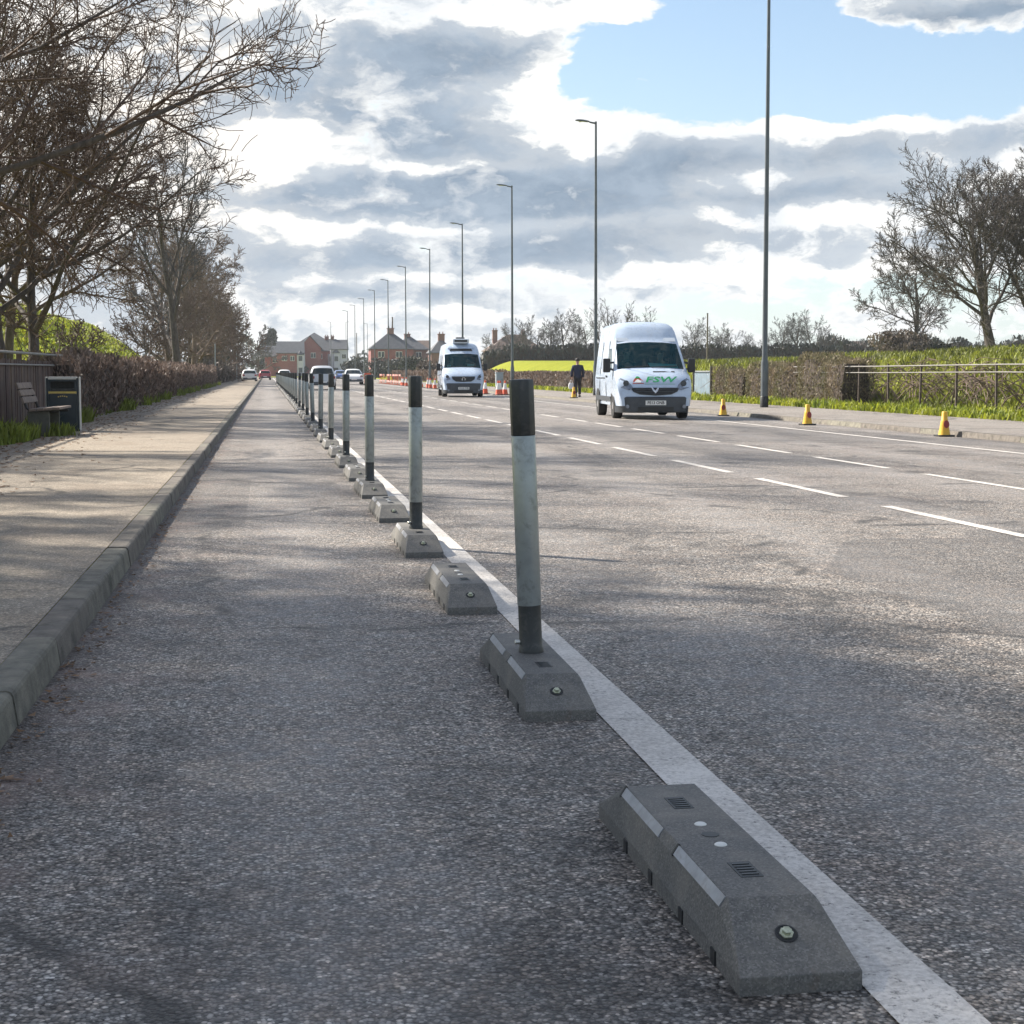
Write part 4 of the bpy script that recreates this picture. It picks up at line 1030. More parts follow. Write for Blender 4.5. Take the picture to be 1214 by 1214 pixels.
def seated(loc, rz, label, shirt, parent_hint=None):
    r = empty('person', loc, rz, label, 'person', 'people sitting in the vans')
    pts = [(0, 0, 0), (0, .02, .22), (0, .03, .40), (0, .0, .50), (0, -.02, .585), (0, -.03, .66), (0, -.035, .735),
           (.19, .02, .40), (.23, -.08, .17), (.16, -.34, .20), (.15, -.42, .23), (-.19, .02, .40), (-.23, -.08, .17), (-.16, -.34, .20), (-.15, -.42, .23),
           (.10, -.02, -.02), (.13, -.42, .0), (-.10, -.02, -.02), (-.13, -.42, .0)]
    ed = [(0, 1), (1, 2), (2, 3), (3, 4), (4, 5), (5, 6), (2, 7), (7, 8), (8, 9), (9, 10), (2, 11), (11, 12), (12, 13), (13, 14), (0, 15), (15, 16), (0, 17), (17, 18)]
    rd = [.15, .145, .14, .06, .075, .092, .075, .065, .05, .04, .035, .065, .05, .04, .035, .09, .07, .09, .07]
    skin_obj('body', pts, ed, rd, 'skin', r, 2)
    pj = pts[:3]+[(0, .0, .47)]+pts[7:10]+pts[11:14]
    skin_obj('shirt', pj, [(0, 1), (1, 2), (2, 3), (2, 4), (4, 5), (5, 6), (2, 7), (7, 8), (8, 9)], [.165, .165, .155, .07, .08, .062, .05, .08, .062, .05], shirt, r, 2)
    h = MB(); h.lathe([(.10, .0), (.108, .05), (.09, .10), (.05, .125), (.002, .13)], 12, (0, .012, .665)); h.build('hair', 'hair', r, smooth=60)
    for s in (-1, 1):
        e = MB(); e.lathe([(.002, -.004), (.012, 0), (.002, .004)], 8, (s*.033, -.118, .668), axis='y'); e.build('eye', 'dark', r)
    return r
def van(name, loc, rz, label, P):
    root = empty(name, loc, rz, label, 'van', 'white vans driving towards the camera')
    prof, Wt, Ft = P['prof'], P['W'], P['F']
    body, gl = loft(prof, Wt, Ft, .34, .045, [P['ws']])
    bo = body.build('body', 'van_shade_blue', root, smooth=38)
    gl.build('windscreen', 'glass', root, smooth=60)
    inv = sorted((z, y) for y, z in prof if y <= P['ws'][0]+.01 or y <= P['ws'][1]+.7)
    yz = lambda z: interp(inv, z)
    yf = lambda u, v: yz(v-.045*max(0., 1-(abs(u)/.92)**2.2))
    def front(poly, off=.012, th=.012):
        b = MB(); b.prism(poly, lambda u, v, t: (u, yf(u, v)-t, v), -th, off); return b
    # bumper: loft slightly larger around the lower front
    bm_ = MB(); zs = [.17, .20, .40, P['bump']-.03, P['bump']]; nx = 16
    for z in zs:
        for i in range(nx+1):
            u = -1+2*i/nx; x = u*(interp(Wt, max(z, .35))+.012); back = .85*max(0, (abs(u)-.80)/.20)**2
            sh = .05 if z in (.17, P['bump']) else .0
            bm_.v.append((x, -.07+back*.75+.05*abs(u)**3+sh, z))
    for j in range(len(zs)-1):
        for i in range(nx): bm_.f.append((j*(nx+1)+i, j*(nx+1)+i+1, (j+1)*(nx+1)+i+1, (j+1)*(nx+1)+i))
    o = len(bm_.v)
    bm_.v += [(v[0]*.98, .5 if abs(v[0]) < .8 else v[1]+.3, v[2]) for v in bm_.v[(len(zs)-1)*(nx+1):len(zs)*(nx+1)]]
    for i in range(nx): bm_.f.append(((len(zs)-1)*(nx+1)+i, (len(zs)-1)*(nx+1)+i+1, o+i+1, o+i))
    bu = bm_.build('bumper', 'bumper', root, smooth=45)
    b = MB(); b.box((0, -.082, .27), (.9, .02, .10)); b.build('lower_intake', 'dark', bu)
    for s in (-1, 1):
        b = MB(); b.lathe([(.05, -.02), (.05, .0), (.04, .01), (.001, .01)], 12, (s*.72, -.06, .33), axis='y'); b.v = [(v[0], -.12-(v[1]), v[2]) if False else (v[0], v[1]-.01, v[2]) for v in b.v]; b.build('fog_lamp', 'headlight', bu)
    zp = .42
    pl = MB(); pl.box((0, -.085, zp), (.52, .02, .115)); po = pl.build('number_plate', 'plate', bu, bevel=.003)
    vs, fs = text_mesh(P['plate'], .105); t = MB(); t.add([(v.x*.92, -.097-v.z, zp+v.y) for v in vs], fs); t.build('plate_lettering', 'plate_text', po)
    front(P['grille'], .02).build('grille', 'dark', root)
    g2 = MB()
    for z in P['grille_bars']:
        wv = P['gw']*(1-.25*abs(z-P['grille_bars'][0])/.3); g2.tube([(q*wv/2, yf(q*wv/2, z)-.03, z) for q in (-1, -.5, 0, .5, 1)], .008, 5)
    g2.build('grille_bar', 'bumper', root)
    for s in (-1, 1):
        hl = MB(); poly = [(s*u, v) for u, v in P['hl']]
        hl.prism(poly, lambda u, v, t: (u, yf(u, v)+interp([(0, 0), (.70, 0.), (.80, .008), (.90, .035), (.97, .10)], abs(u))-t, v), -.03, .022); h_ = hl.build('headlight', 'headlight', root, smooth=60)
        cz = sum(v for u, v in P['hl'])/len(P['hl']); cx = s*sum(u for u, v in P['hl'])/len(P['hl'])
        q = MB(); q.lathe([(.07, .01), (.075, -.012), (.055, -.016), (.001, -.006)], 14, (cx, yf(cx, cz)-.022, cz+.02), axis='y'); q.build('lamp_bowl', 'bumper', h_, smooth=40)
        # mirrors
        mr = MB(); mx = interp(Wt, 1.3)
        mr.box((s*(mx+.17), P['ws'][0]+.25, P['mz']), (.19, .12, P['mh'])); mo = mr.build('mirror', 'dark', root, bevel=.035, smooth=50)
        ar = MB(); ar.tube([(s*(mx-.02), P['ws'][0]+.30, P['mz']+.08), (s*(mx+.1), P['ws'][0]+.26, P['mz']+.06)], .028, 6); ar.tube([(s*(mx-.02), P['ws'][0]+.30, P['mz']-.12), (s*(mx+.1), P['ws'][0]+.26, P['mz']-.08)], .028, 6); ar.build('mirror_arm', 'dark', mo)
        # side glass, door seams, handle, rubbing strip
        sx = lambda z, off: s*(interp(Wt, z)+off)
        y0 = P['ws'][0]
        sg = MB(); sg.prism([(y0+.42, 1.24), (y0+1.35, 1.24), (y0+1.35, P['wz']), (y0+.98, P['wz'])], lambda u, v, t: (sx(v, t), u, v), -.01, .006); sg.build('side_window', 'carglass', root)
        for ya in (y0+.15, y0+1.45, y0+2.75):
            dm = MB()
            for za in (.4, .8, 1.2, 1.6): dm.prism([(ya, za), (ya+.012, za), (ya+.012, za+.4), (ya, za+.4)], lambda u, v, t: (sx(v, t), u, v), -.01, .003)
            dm.build('door_seam', 'dark', root, merge=.0005)
        rs = MB(); rs.prism([(y0+1.6, 1.02), (P['L']-.5, 1.02), (P['L']-.5, 1.05), (y0+1.6, 1.05)], lambda u, v, t: (sx(v, t), u, v), -.01, .008); rs.build('door_track', 'bumper', root)
        dh = MB(); dh.box((sx(1.05, .015), y0+1.28, 1.08), (.03, .16, .045)); dh.build('door_handle', 'bumper', root, bevel=.008)
        st = MB(); st.prism([(y0+.4, .44), (P['L']-.5, .44), (P['L']-.5, .56), (y0+.4, .56)], lambda u, v, t: (sx(v, t), u, v), -.01, .018); st.build('rubbing_strip', 'bumper', root)
        for wy in P['wheels']:
            arc = MB(); pa = [(wy+math.cos(a)*.41, .34+math.sin(a)*.41) for a in [math.pi*i/12 for i in range(13)]]
            arc.prism(pa, lambda u, v, t: (sx(.5, t), u, v), -.02, .004); arc.build('wheel_arch', 'dark', root)
            wheel(root, s*(interp(Wt, .4)-.10), wy, .335, .23)
    # wipers, dash, seats
    b = MB()
    for x0, x1 in ((-.65, -.02), (.02, .68)):
        za = P['ws_z'][0]; b.tube([(x0+(x1-x0)*q/4, yf(x0+(x1-x0)*q/4, za+.05+.03*q/4)-.02, za+.05+.03*q/4) for q in range(5)], .012, 5)
    b.build('wiper', 'dark', root)
    b = MB(); b.box((0, P['ws'][0]+.62, P['ws_z'][0]-.1), (1.6, .45, .25)); b.build('dashboard', 'interior', root, bevel=.04)
    for x in (-.45, .45):
        b = MB(); b.box((x, P['ws'][0]+1.45, .85), (.5, .5, .16)); b.box((x, P['ws'][0]+1.72, 1.25), (.5, .14, .75), (R(-10), 0, 0)); b.box((x, P['ws'][0]+1.80, 1.72), (.26, .10, .2), (R(-10), 0, 0)); b.build('seat', 'interior', root, bevel=.04)
    b = MB(); b.box((0, P['ws'][0]+2.05, 1.15), (1.66, .04, 1.6)); b.build('bulkhead', 'interior', root)
    ring = [(-.43+.19*math.cos(a), P['ws'][0]+.95+.06*math.sin(a), P['ws_z'][0]+.02+.18*math.sin(a)) for a in [i*math.pi/9 for i in range(19)]]
    b = MB(); b.tube(ring, .016, 6, False); b.build('steering_wheel', 'dark', root)
    return root, front, yf
VW = [(.3, .93), (.6, .97), (1.1, .965), (1.3, .93), (1.95, .86), (2.1, .835), (2.3, .80), (2.52, .74)]
VF = [(0, .90), (.05, .94), (.16, .975), (.4, 1.), (4.3, 1.), (4.8, .97)]
viv = dict(prof=[(0, .56), (.02, .64), (.07, .76), (.15, .90), (.32, 1.05), (.55, 1.16), (.80, 1.265), (1.05, 1.49), (1.30, 1.71), (1.56, 1.925), (1.66, 1.985), (1.76, 2.09), (1.95, 2.30), (2.15, 2.43), (2.5, 2.475), (4.6, 2.46), (4.75, 2.40), (4.8, 2.25)],
           W=VW, F=VF, ws=(.80, 1.56), ws_z=(1.265, 1.925), bump=.575, plate='PE13 ONB', L=4.8, wheels=(.95, 4.02), mz=1.36, mh=.36, wz=1.80, gw=1.0,
           grille=[(-.62, .80), (.62, .80), (.56, .70), (.40, .63), (0, .60), (-.40, .63), (-.56, .70)], grille_bars=[.76, .70],
           hl=[(.56, .80), (.66, .74), (.86, .80), (.90, 1.00), (.84, 1.04), (.70, .97), (.60, .88)])
VY = R(-4.6)
vroot, vfront, vyz = van('white_van', (9.66, 39.4, road_z(9.66)), VY, 'tall white high roof van with green lettering on its bonnet, nearest van', viv)
# roof cap brow, logo, badge, vent
b = MB(); b.prism([(-.78, 1.985), (.78, 1.985), (.77, 2.085), (-.77, 2.085)], lambda u, v, t: (u, vyz(u, v)-t, v), -.02, .012); b.build('roof_brow', 'vanshade', vroot)
b = vfront([(.02, 1.185), (.58, 1.185), (.58, 1.215), (.02, 1.215)], .006); b.build('bonnet_vent', 'dark', vroot)
b = vfront([(-.56, .90), (-.27, .90), (-.30, .98), (-.36, 1.04), (-.42, 1.06), (-.48, 1.04), (-.53, .98)], .006); lg = b.build('emblem', 'logo_red', vroot)
b = vfront([(-.49, .93), (-.34, .93), (-.35, .97), (-.39, 1.0), (-.415, 1.01), (-.44, 1.0), (-.48, .97)], .009); b.build('emblem_window', 'plate', lg)
b = vfront([(-.48, 1.035), (-.35, 1.035), (-.38, 1.075), (-.415, 1.085), (-.45, 1.075)], .009); b.build('emblem_cap', 'green', lg)
vs, fs = text_mesh('FSW', .27, .25); b = MB(); b.add([(v.x*1.45+.14, vyz(v.x*1.45+.14, 1.0+v.y*.72)-.014-v.z, 1.0+v.y*.72) for v in vs], fs); b.build('lettering', 'green', vroot)
b = vfront([(-.25, .885), (.52, .885), (.52, .893), (-.25, .893)], .006); b.build('lettering_underline', 'green', vroot)
b = vfront([(-.10, .80), (.10, .80), (.06, .72), (0, .66), (-.06, .72)], .04); bd = b.build('badge', 'chrome', vroot)
b = vfront([(-.055, .80), (.055, .80), (.03, .76), (0, .73), (-.03, .76)], .046); b.build('badge_hole', 'dark', bd)
b = MB(); b.box((.40, 1.28, 1.36), (.75, .30, .012), (R(18), R(3), 0)); b.build('paper', 'card', vroot)
def in_van(root, x, y, z):
    m = Matrix.Rotation(root.rotation_euler.z, 3, 'Z'); return tuple(m @ Vector((x, y, z))+root.location)
seated(in_van(vroot, -.45, 2.05, 1.0), VY, 'driver seen through the windscreen of the tall white van', 'shirt')
seated(in_van(vroot, .45, 2.05, .98), VY, 'passenger in dark clothes seen through the tall white van windscreen', 'navy')
SW_ = [(.3, .94), (.6, .985), (1.1, .985), (1.35, .955), (2.0, .88), (2.3, .84), (2.62, .74)]
spr = dict(prof=[(0, .54), (.02, .64), (.06, .80), (.14, .95), (.34, 1.10), (.62, 1.24), (.95, 1.38), (1.2, 1.60), (1.45, 1.82), (1.70, 2.03), (1.80, 2.09), (2.0, 2.27), (2.25, 2.47), (2.6, 2.56), (5.7, 2.56), (5.85, 2.48), (5.9, 2.3)],
           W=SW_, F=[(0, .88), (.05, .93), (.16, .97), (.4, 1.), (5.4, 1.), (5.9, .97)], ws=(.95, 1.70), ws_z=(1.38, 2.03), bump=.66, plate='PO13 OYB', L=5.9, wheels=(.98, 4.6), mz=1.42, mh=.34, wz=1.92, gw=.9,
           grille=[(-.56, .98), (.56, .98), (.52, .84), (.36, .74), (0, .72), (-.36, .74), (-.52, .84)], grille_bars=[.93, .86, .79],
           hl=[(.62, .84), (.80, .80), (.92, .98), (.86, 1.10), (.74, 1.04), (.66, .94)])
SYW = R(-3.2)
sroot, sfront, syz = van('white_van', (9.22, 75.6, road_z(9.22)), SYW, 'white van with a roof cooling unit behind the tall van, farther van', spr)
b = MB(); b.box((0, 2.34, 2.68), (.80, .8, .22)); un = b.build('roof_unit', 'vanshade', sroot, bevel=.06)
b = MB(); b.box((0, 1.93, 2.69), (.62, .02, .10)); b.build('unit_grille', 'dark', un)
b = MB(); b.box((0, 2.6, 2.83), (.42, .4, .09)); b.build('roof_fan', 'bumper', un, bevel=.03)
b = MB(); b.prism([(-.55, 2.20), (.55, 2.20), (.50, 2.32), (-.50, 2.32)], lambda u, v, t: (u, syz(u, v)-t, v), -.01, .02); b.build('brow_vent', 'dark', sroot)
b = MB(); b.prism([(-.66, 2.32), (.66, 2.32), (.60, 2.42), (-.60, 2.42)], lambda u, v, t: (u, syz(u, v)-t, v), -.01, .05); b.build('sun_visor', 'van_shade_blue', sroot, bevel=.01)
b = MB(); b.lathe([(.085, -.01), (.085, .01), (.065, .012)], 18, (0, syz(0, .85)-.045, .85), axis='y', cap=False); b.build('badge', 'chrome', sroot)
b = MB(); b.box((.42, 1.35, 1.50), (.32, .02, .12), (R(35), 0, 0)); b.build('paper', 'plate', sroot)
b = MB(); b.box((-.62, 1.35, 1.48), (.18, .02, .10), (R(35), 0, 0)); b.build('paper', 'plate', sroot)
seated(in_van(sroot, -.45, 2.2, 1.1), SYW, 'driver in a dark top behind the windscreen of the farther white van', 'navy')

CW = [(.25, .80), (.5, .89), (.85, .88), (1.0, .84), (1.45, .62)]
CF = [(0, .86), (.1, .93), (.5, 1.), (3.6, 1.), (4.1, .92)]
def car(loc, rz, label, paint, rear=False, lights='headlight', tall=0.):
    root = empty('parked_car' if 'parked' in label else 'car', loc, rz, label, 'car', 'cars far along the road')
    if rear: prof = [(0, .55), (.03, .78), (.10, .96+tall*.4), (.42, 1.30+tall*.9), (.62, 1.42+tall), (1.6, 1.45+tall), (2.3, 1.36+tall), (2.95, .98+tall*.4), (3.7, .84), (4.0, .70), (4.1, .52)]; gl = [(.10, .42), (2.3, 2.95)]
    else: prof = [(0, .52), (.1, .70), (.4, .84), (1.15, .98), (1.8, 1.34), (2.5, 1.45), (3.3, 1.41), (3.75, 1.02), (4.0, .95), (4.1, .55)]; gl = [(1.15, 1.8), (3.3, 3.75)]
    body, g = loft(prof, [(z+(tall if z > 1.2 else 0), w) for z, w in CW], CF, .26, .03, gl)
    body.build('body', paint, root, smooth=42)
    for gi, gn in zip(gl, ('rear_window', 'windscreen') if rear else ('windscreen', 'rear_window')): loft(prof, [(z+(tall if z > 1.2 else 0), w) for z, w in CW], CF, .26, .03, [gi])[1].build(gn, 'carglass', root, smooth=60)
    Wt = CW
    for s in (-1, 1):
        pts = [(.75, 1.0), (2.9 if rear else 3.3, 1.0), (2.35 if rear else 3.15, 1.30+tall), (.72 if rear else 2.1, 1.34+tall)]
        if not rear: pts[0] = (1.5, 1.0)
        b = MB(); b.prism(pts, lambda u, v, t: (s*(interp([(z+(tall if z > 1.2 else 0), w) for z, w in CW], v)+t), u, v), -.02, .006); b.build('side_window', 'carglass', root)
        b = MB(); b.box((s*.68, .01, .80), (.26, .08, .16)); b.build('tail_light' if rear else 'headlight', 'taillight' if rear else 'headlight', root, bevel=.02)
        b = MB(); b.box((s*.98, 2.2 if rear else 1.55, 1.0), (.16, .1, .12)); b.build('mirror', paint, root, bevel=.03)
        for wy in (.75, 3.3): wheel(root, s*.77, wy, .31, .2)
    b = MB(); b.box((0, -.015, .40), (1.5, .10, .22)); bu = b.build('bumper', 'bumper', root, bevel=.04)
    b = MB(); b.box((0, -.07, .50), (.52, .015, .11)); b.build('number_plate', 'plate', bu)
    return root
car((3.66, 106.5, 0), 0, 'silver people carrier driving away behind the posts', 'car_silver', True, tall=.10)
car((8.05, 150, road_z(8.05)), 0, 'white car approaching with the orange board beside it', 'car_white')
car((10.2, 222, road_z(10.2)), R(3), 'small blue car far along the road left of the orange board', 'car_blue')
car((2.3, 212, 0), 0, 'tiny pale car driving away at the end of the post row', 'car_white', True)
car((-1.9, 185, .0), R(2), 'white car parked by the left kerb at the far end', 'car_white', True)
car((-.2, 240, .0), R(2), 'red car parked beyond the white one at the far end of the kerb', 'car_red', True)

# ------------------------------------------------------------------ walking man
MX, MY = 13.72, 70.5
man = empty('person', (MX, MY, pave_r(MX)), R(-4), 'man in a navy jacket walking away along the far pavement with a pale bag', 'person')
pts = [(0, 0, .90), (0, .01, 1.10), (0, .03, 1.32), (0, .04, 1.43), (0, .05, 1.50), (0, .06, 1.57), (0, .06, 1.65),
       (.17, .03, 1.36), (.24, -.02, 1.10), (.24, .06, .86), (.24, .09, .77), (-.17, .03, 1.36), (-.25, .02, 1.10), (-.25, .10, .88), (-.25, .13, .79),
       (.09, 0, .86), (.10, .14, .48), (.10, .07, .09), (.10, .20, .04), (-.09, 0, .86), (-.10, .03, .47), (-.10, -.20, .12), (-.10, -.12, .04)]
ed = [(0, 1), (1, 2), (2, 3), (3, 4), (4, 5), (5, 6), (2, 7), (7, 8), (8, 9), (9, 10), (2, 11), (11, 12), (12, 13), (13, 14), (0, 15), (15, 16), (16, 17), (17, 18), (0, 19), (19, 20), (20, 21), (21, 22)]
rd = [.13, .12, .14, .06, .065, .085, .07, .06, .045, .035, .03, .06, .045, .035, .03, .085, .06, .045, .035, .085, .06, .045, .035]
skin_obj('body', pts, ed, rd, 'skin', man, 2)
skin_obj('jacket', [(0, 0, .78), (0, 0, .95), (0, .01, 1.12), (0, .03, 1.32), (0, .04, 1.43), (.19, .03, 1.35), (.255, -.02, 1.10), (.25, .06, .86), (-.19, .03, 1.35), (-.265, .02, 1.10), (-.26, .10, .88)],
         [(0, 1), (1, 2), (2, 3), (3, 4), (3, 5), (5, 6), (6, 7), (3, 8), (8, 9), (9, 10)], [.19, .185, .18, .185, .08, .09, .07, .06, .09, .07, .06], 'navy', man, 2)
skin_obj('trousers', [(0, 0, .88), (.09, 0, .84), (.10, .14, .48), (.10, .07, .10), (-.09, 0, .84), (-.10, .03, .47), (-.10, -.19, .13)], [(0, 1), (1, 2), (2, 3), (0, 4), (4, 5), (5, 6)], [.15, .11, .085, .07, .11, .085, .07], 'trouser', man, 2)
for sx, yy, zz in ((.10, .13, .04), (-.10, -.16, .06)):
    p = MB(); p.box((sx, yy, zz), (.10, .27, .08), (R(0 if sx > 0 else -25), 0, 0)); p.build('shoe', 'dark', man, bevel=.03, smooth=50)
p = MB(); p.lathe([(.10, 0), (.108, .05), (.095, .10), (.06, .13), (.002, .14)], 14, (0, .05, 1.60)); p.build('hair', 'hair', man, smooth=60)
bag = empty('carrier_bag', (MX-.27, MY+.13, pave_r(MX)+.36), R(-4), 'pale carrier bag hanging from the walking man\'s left hand', 'bag')
p = MB(); p.prism([(-.10, 0), (.10, 0), (.13, .12), (.09, .27), (-.09, .27), (-.13, .12)], lambda u, v, t: (u, t, v), -.07, .07); p.build('pouch', 'bagwhite', bag, bevel=.03, smooth=50)
p = MB(); p.tube([(-.07, 0, .26), (-.02, 0, .40), (.02, 0, .40), (.07, 0, .26)], .008, 5); p.build('handle', 'bagwhite', bag)

# ------------------------------------------------------------------ houses
def house(loc, rz, w, d, eave, ridge, label, wall='brick', roof='slate', kind='gable', chim=(), wins=(), bays=(), wing=None):
    """front is at local -y, ridge runs along x unless kind is front_gable"""
    root = empty('house', loc, rz, label, 'house', 'houses at the far end of the road')
    b = MB()
    if kind == 'front_gable':
        b.prism([(-w/2, 0), (w/2, 0), (w/2, eave), (0, ridge-.12), (-w/2, eave)], lambda u, v, t: (u, t, v), -d/2, d/2)
    elif kind == 'gable':
        b.prism([(-d/2, 0), (d/2, 0), (d/2, eave), (0, ridge-.12), (-d/2, eave)], lambda u, v, t: (t, u, v), -w/2, w/2)
    else: b.box((0, 0, eave/2), (w, d, eave))
    b.build('wall', wall, root)
    r = MB(); o = .35; rise = ridge-eave; th = .16
    if kind == 'hip':
        hx = max(w/2-d/2, .1)
        base = [(-w/2-o, -d/2-o, eave-.05), (w/2+o, -d/2-o, eave-.05), (w/2+o, d/2+o, eave-.05), (-w/2-o, d/2+o, eave-.05)]
        r.add(base+[(-hx, 0, ridge), (hx, 0, ridge)]+[(x, y, z-.12) for x, y, z in base], [(0, 1, 5, 4), (1, 2, 5), (2, 3, 4, 5), (3, 0, 4), (0, 6, 7, 1), (1, 7, 8, 2), (2, 8, 9, 3), (3, 9, 6, 0), (9, 8, 7, 6)])
    else:
        hw = (w if kind == 'front_gable' else d)/2; ln = (d if kind == 'front_gable' else w)/2+.25
        sl = rise/hw; ez = eave-o*sl
        fn = (lambda u, v, t: (u, t, v)) if kind == 'front_gable' else (lambda u, v, t: (t, u, v))
        r.prism([(-hw-o, ez), (0, ridge), (hw+o, ez), (hw+o, ez+th), (0, ridge+th), (-hw-o, ez+th)], fn, -ln, ln)
    ro = r.build('roof', roof, root)
    for x, y, z, s in chim:
        c = MB(); c.box((x, y, z-.9), (s, s*.8, 2.4)); c.box((x, y, z+.32), (s*1.18, s*.98, .16))
        for q in (-.25, .25): c.lathe([(.12, z+.38), (.10, z+.8)], 8, (x+q*s, y, 0))
        c.build('chimney', 'brick2', ro)
    for x, z, ww, hh in wins:
        f = MB(); f.box((x, -d/2-.03, z), (ww, .1, hh)); fo = f.build('window', 'winframe', root)
        p = MB()
        for q in (-.25, .25): p.box((x+q*ww, -d/2-.085, z), (ww*.42, .012, hh*.84))
        p.build('pane', 'pane', fo)
    for x, zz, ww, hh, rf in bays:
        f = MB(); f.prism([(x-ww/2, -d/2+.2), (x-ww*.3, -d/2-.7), (x+ww*.3, -d/2-.7), (x+ww/2, -d/2+.2)], lambda u, v, t: (u, v, t), 0, zz+hh); bo_ = f.build('bay', 'render', root)
        p = MB()
        for z in (1.6, 4.4):
            if z < zz+hh: p.box((x, -d/2-.71, z), (ww*.5, .02, 1.2))
        p.build('bay_pane', 'pane', bo_)
        if rf:
            q = MB(); q.add([(x-ww*.6, -d/2+.1, zz+hh), (x-ww*.35, -d/2-.9, zz+hh), (x+ww*.35, -d/2-.9, zz+hh), (x+ww*.6, -d/2+.1, zz+hh), (x, -d/2+.1, zz+hh+1.2)], [(0, 1, 4), (1, 2, 4), (2, 3, 4), (3, 0, 4), (0, 3, 2, 1)]); q.build('bay_roof', 'slate', bo_)
    return root
HD = 400
hx = lambda px, d=HD: (px-316)/1900*d
house((hx(366), HD, 0), 0, 5.4, 9, 7.0, 9.9, 'red brick gabled house in the middle at the end of the road', kind='front_gable', bays=[(-2.1, 3, 2.0, 2.6, False)], wins=[(.8, 5.2, 1.2, 1.3)])
house((hx(384), HD+4, 0), 0, 5.6, 8, 6.5, 9.2, 'red brick house with slate roof right of the middle gable', kind='gable', chim=[(.6, 0, 9.6, 1.0)], bays=[(1.6, 3, 2.0, 2.6, False)], wins=[(-1.2, 5., 1.1, 1.2)])
house((hx(400), HD+2, 0), 0, 4.2, 8, 6.8, 9.0, 'narrow pale bayed house with a flat looking slate roof', wall='render', kind='gable', bays=[(-.7, 3, 1.8, 2.8, True)], chim=[(-1.4, .4, 9.6, .8)], wins=[(1.2, 5., 1.0, 1.2)])
house((hx(374), HD+16, 0), 0, 9, 9, 8.2, 11.2, 'taller slate roofed house peaking behind the red gabled house', kind='hip')
house((hx(343), HD-6, 0), 0, 6.4, 8, 5.8, 8.4, 'leftmost red brick house with a slate roof, partly behind bare twigs', kind='gable', bays=[(2.4, 3, 1.8, 2.2, True)], wins=[(-1.4, 4.4, 1.2, 1.2), (.5, 4.4, 1.0, 1.2)])
house((hx(326), HD-2, 0), 0, 5, 8, 5.0, 7.4, 'red brick end house hidden behind the left bare trees', kind='gable', wins=[(0, 4., 1.2, 1.2)])
H2 = 330
house((hx(461, H2), H2, .3), 0, 8.6, 8, 5.6, 9.0, 'hip roofed red brick house with a stout chimney left of the farther van', kind='hip', chim=[(0, 0, 9.4, 1.3)], wins=[(-2.2, 4.4, 1.3, 1.2), (1.4, 4.4, 1.3, 1.2)])
house((hx(486, H2), H2+6, .3), 0, 7.0, 8, 5.6, 8.4, 'second hip roofed house with a chimney nearer the farther van', wall='brick2', kind='hip', chim=[(-.4, 0, 8.4, 1.2)], wins=[(1.6, 4.4, 1.2, 1.2)])
house((hx(503, H2), H2+22, .3), R(-8), 5.5, 8, 5.0, 7.6, 'pinkish terraced house end between the two chimney houses', wall='render', roof='tile', kind='gable', wins=[(-1.4, 4.0, .9, 1.2), (0, 4.0, .9, 1.2), (1.4, 4.0, .9, 1.2)])
house((hx(518, H2), H2-4, .3), 0, 4.6, 7, 4.8, 7.6, 'brown hip roofed house with chimney just left of the farther van', wall='brick2', kind='hip', chim=[(.1, 0, 8.2, 1.3)])
house((hx(608, 300), 300, 1.2), 0, 10.5, 8, 4.0, 7.0, 'long brown tiled house behind the farther van and bare trees', wall='brick2', roof='tile', kind='hip', chim=[(-3.6, 0, 7.4, .9), (1.8, 0, 7.2, .7)], wins=[(-2, 2.8, 1.2, 1.1), (2, 2.8, 1.2, 1.1)])
house((hx(1025, 330), 330, 3.0), 0, 9, 7, 2.6, 4.6, 'small far house with white wall left of the round crowned tree', wall='render', roof='tile', kind='gable', chim=[(-3, 0, 5.0, .8)])
house((hx(1112, 330), 330, 3.4), 0, 12, 7, 2.0, 3.6, 'low grey far roofs seen beneath the round crowned tree', wall='brick2', roof='slate', kind='gable', chim=[(-3, 0, 4.0, .6), (2, 0, 4.0, .6)])
# shrubs in front of the far houses
for i, (px, d, rx, hz, m, lab) in enumerate([(420, 300, 3., 2.4, 'darkleaf', 'dark shrub at the far bend right of the pale bayed house'), (447, 285, 3.2, 2.5, 'fieldhedge', 'grey green shrub in front of the hip roofed house'),
                                       (470, 270, 3.4, 2.2, 'fieldhedge', 'rounded shrub below the stout chimney house'), (494, 255, 3.0, 2.3, 'darkleaf', 'dark shrub between the lamp columns left of the farther van'), (510, 200, 2., 1.6, 'brownleaf', 'brown shrub beside the low hedge left of the farther van'),
                                       (356, 392, 2.4, 1.5, 'darkleaf', 'dark garden shrub in front of the red gabled house'), (392, 392, 2.6, 1.3, 'darkleaf', 'dark garden shrub in front of the pale bayed house')]):
    x = hx(px, d); bush((x, d, .1), (rx, 2, hz), 30+i, lab, m, 1500, .42, 'shrubs below the far houses')
# far wood closing the horizon
b = MB(); rg = random.Random(5)
for k in range(240):
    x = -520+1250*k/240+rg.uniform(-4, 4); y = 640+rg.uniform(-15, 15); hgt = rg.uniform(5, 10)
    leaf_cloud(b, rg, (x, y, hgt*.45), (5.5, 4, hgt*.55), 70, 1.6, 1.5)
tag(b.build('distant_wood', 'fieldhedge', normals=False), 'grey distant woodland along the horizon', 'wood', None, 'stuff')

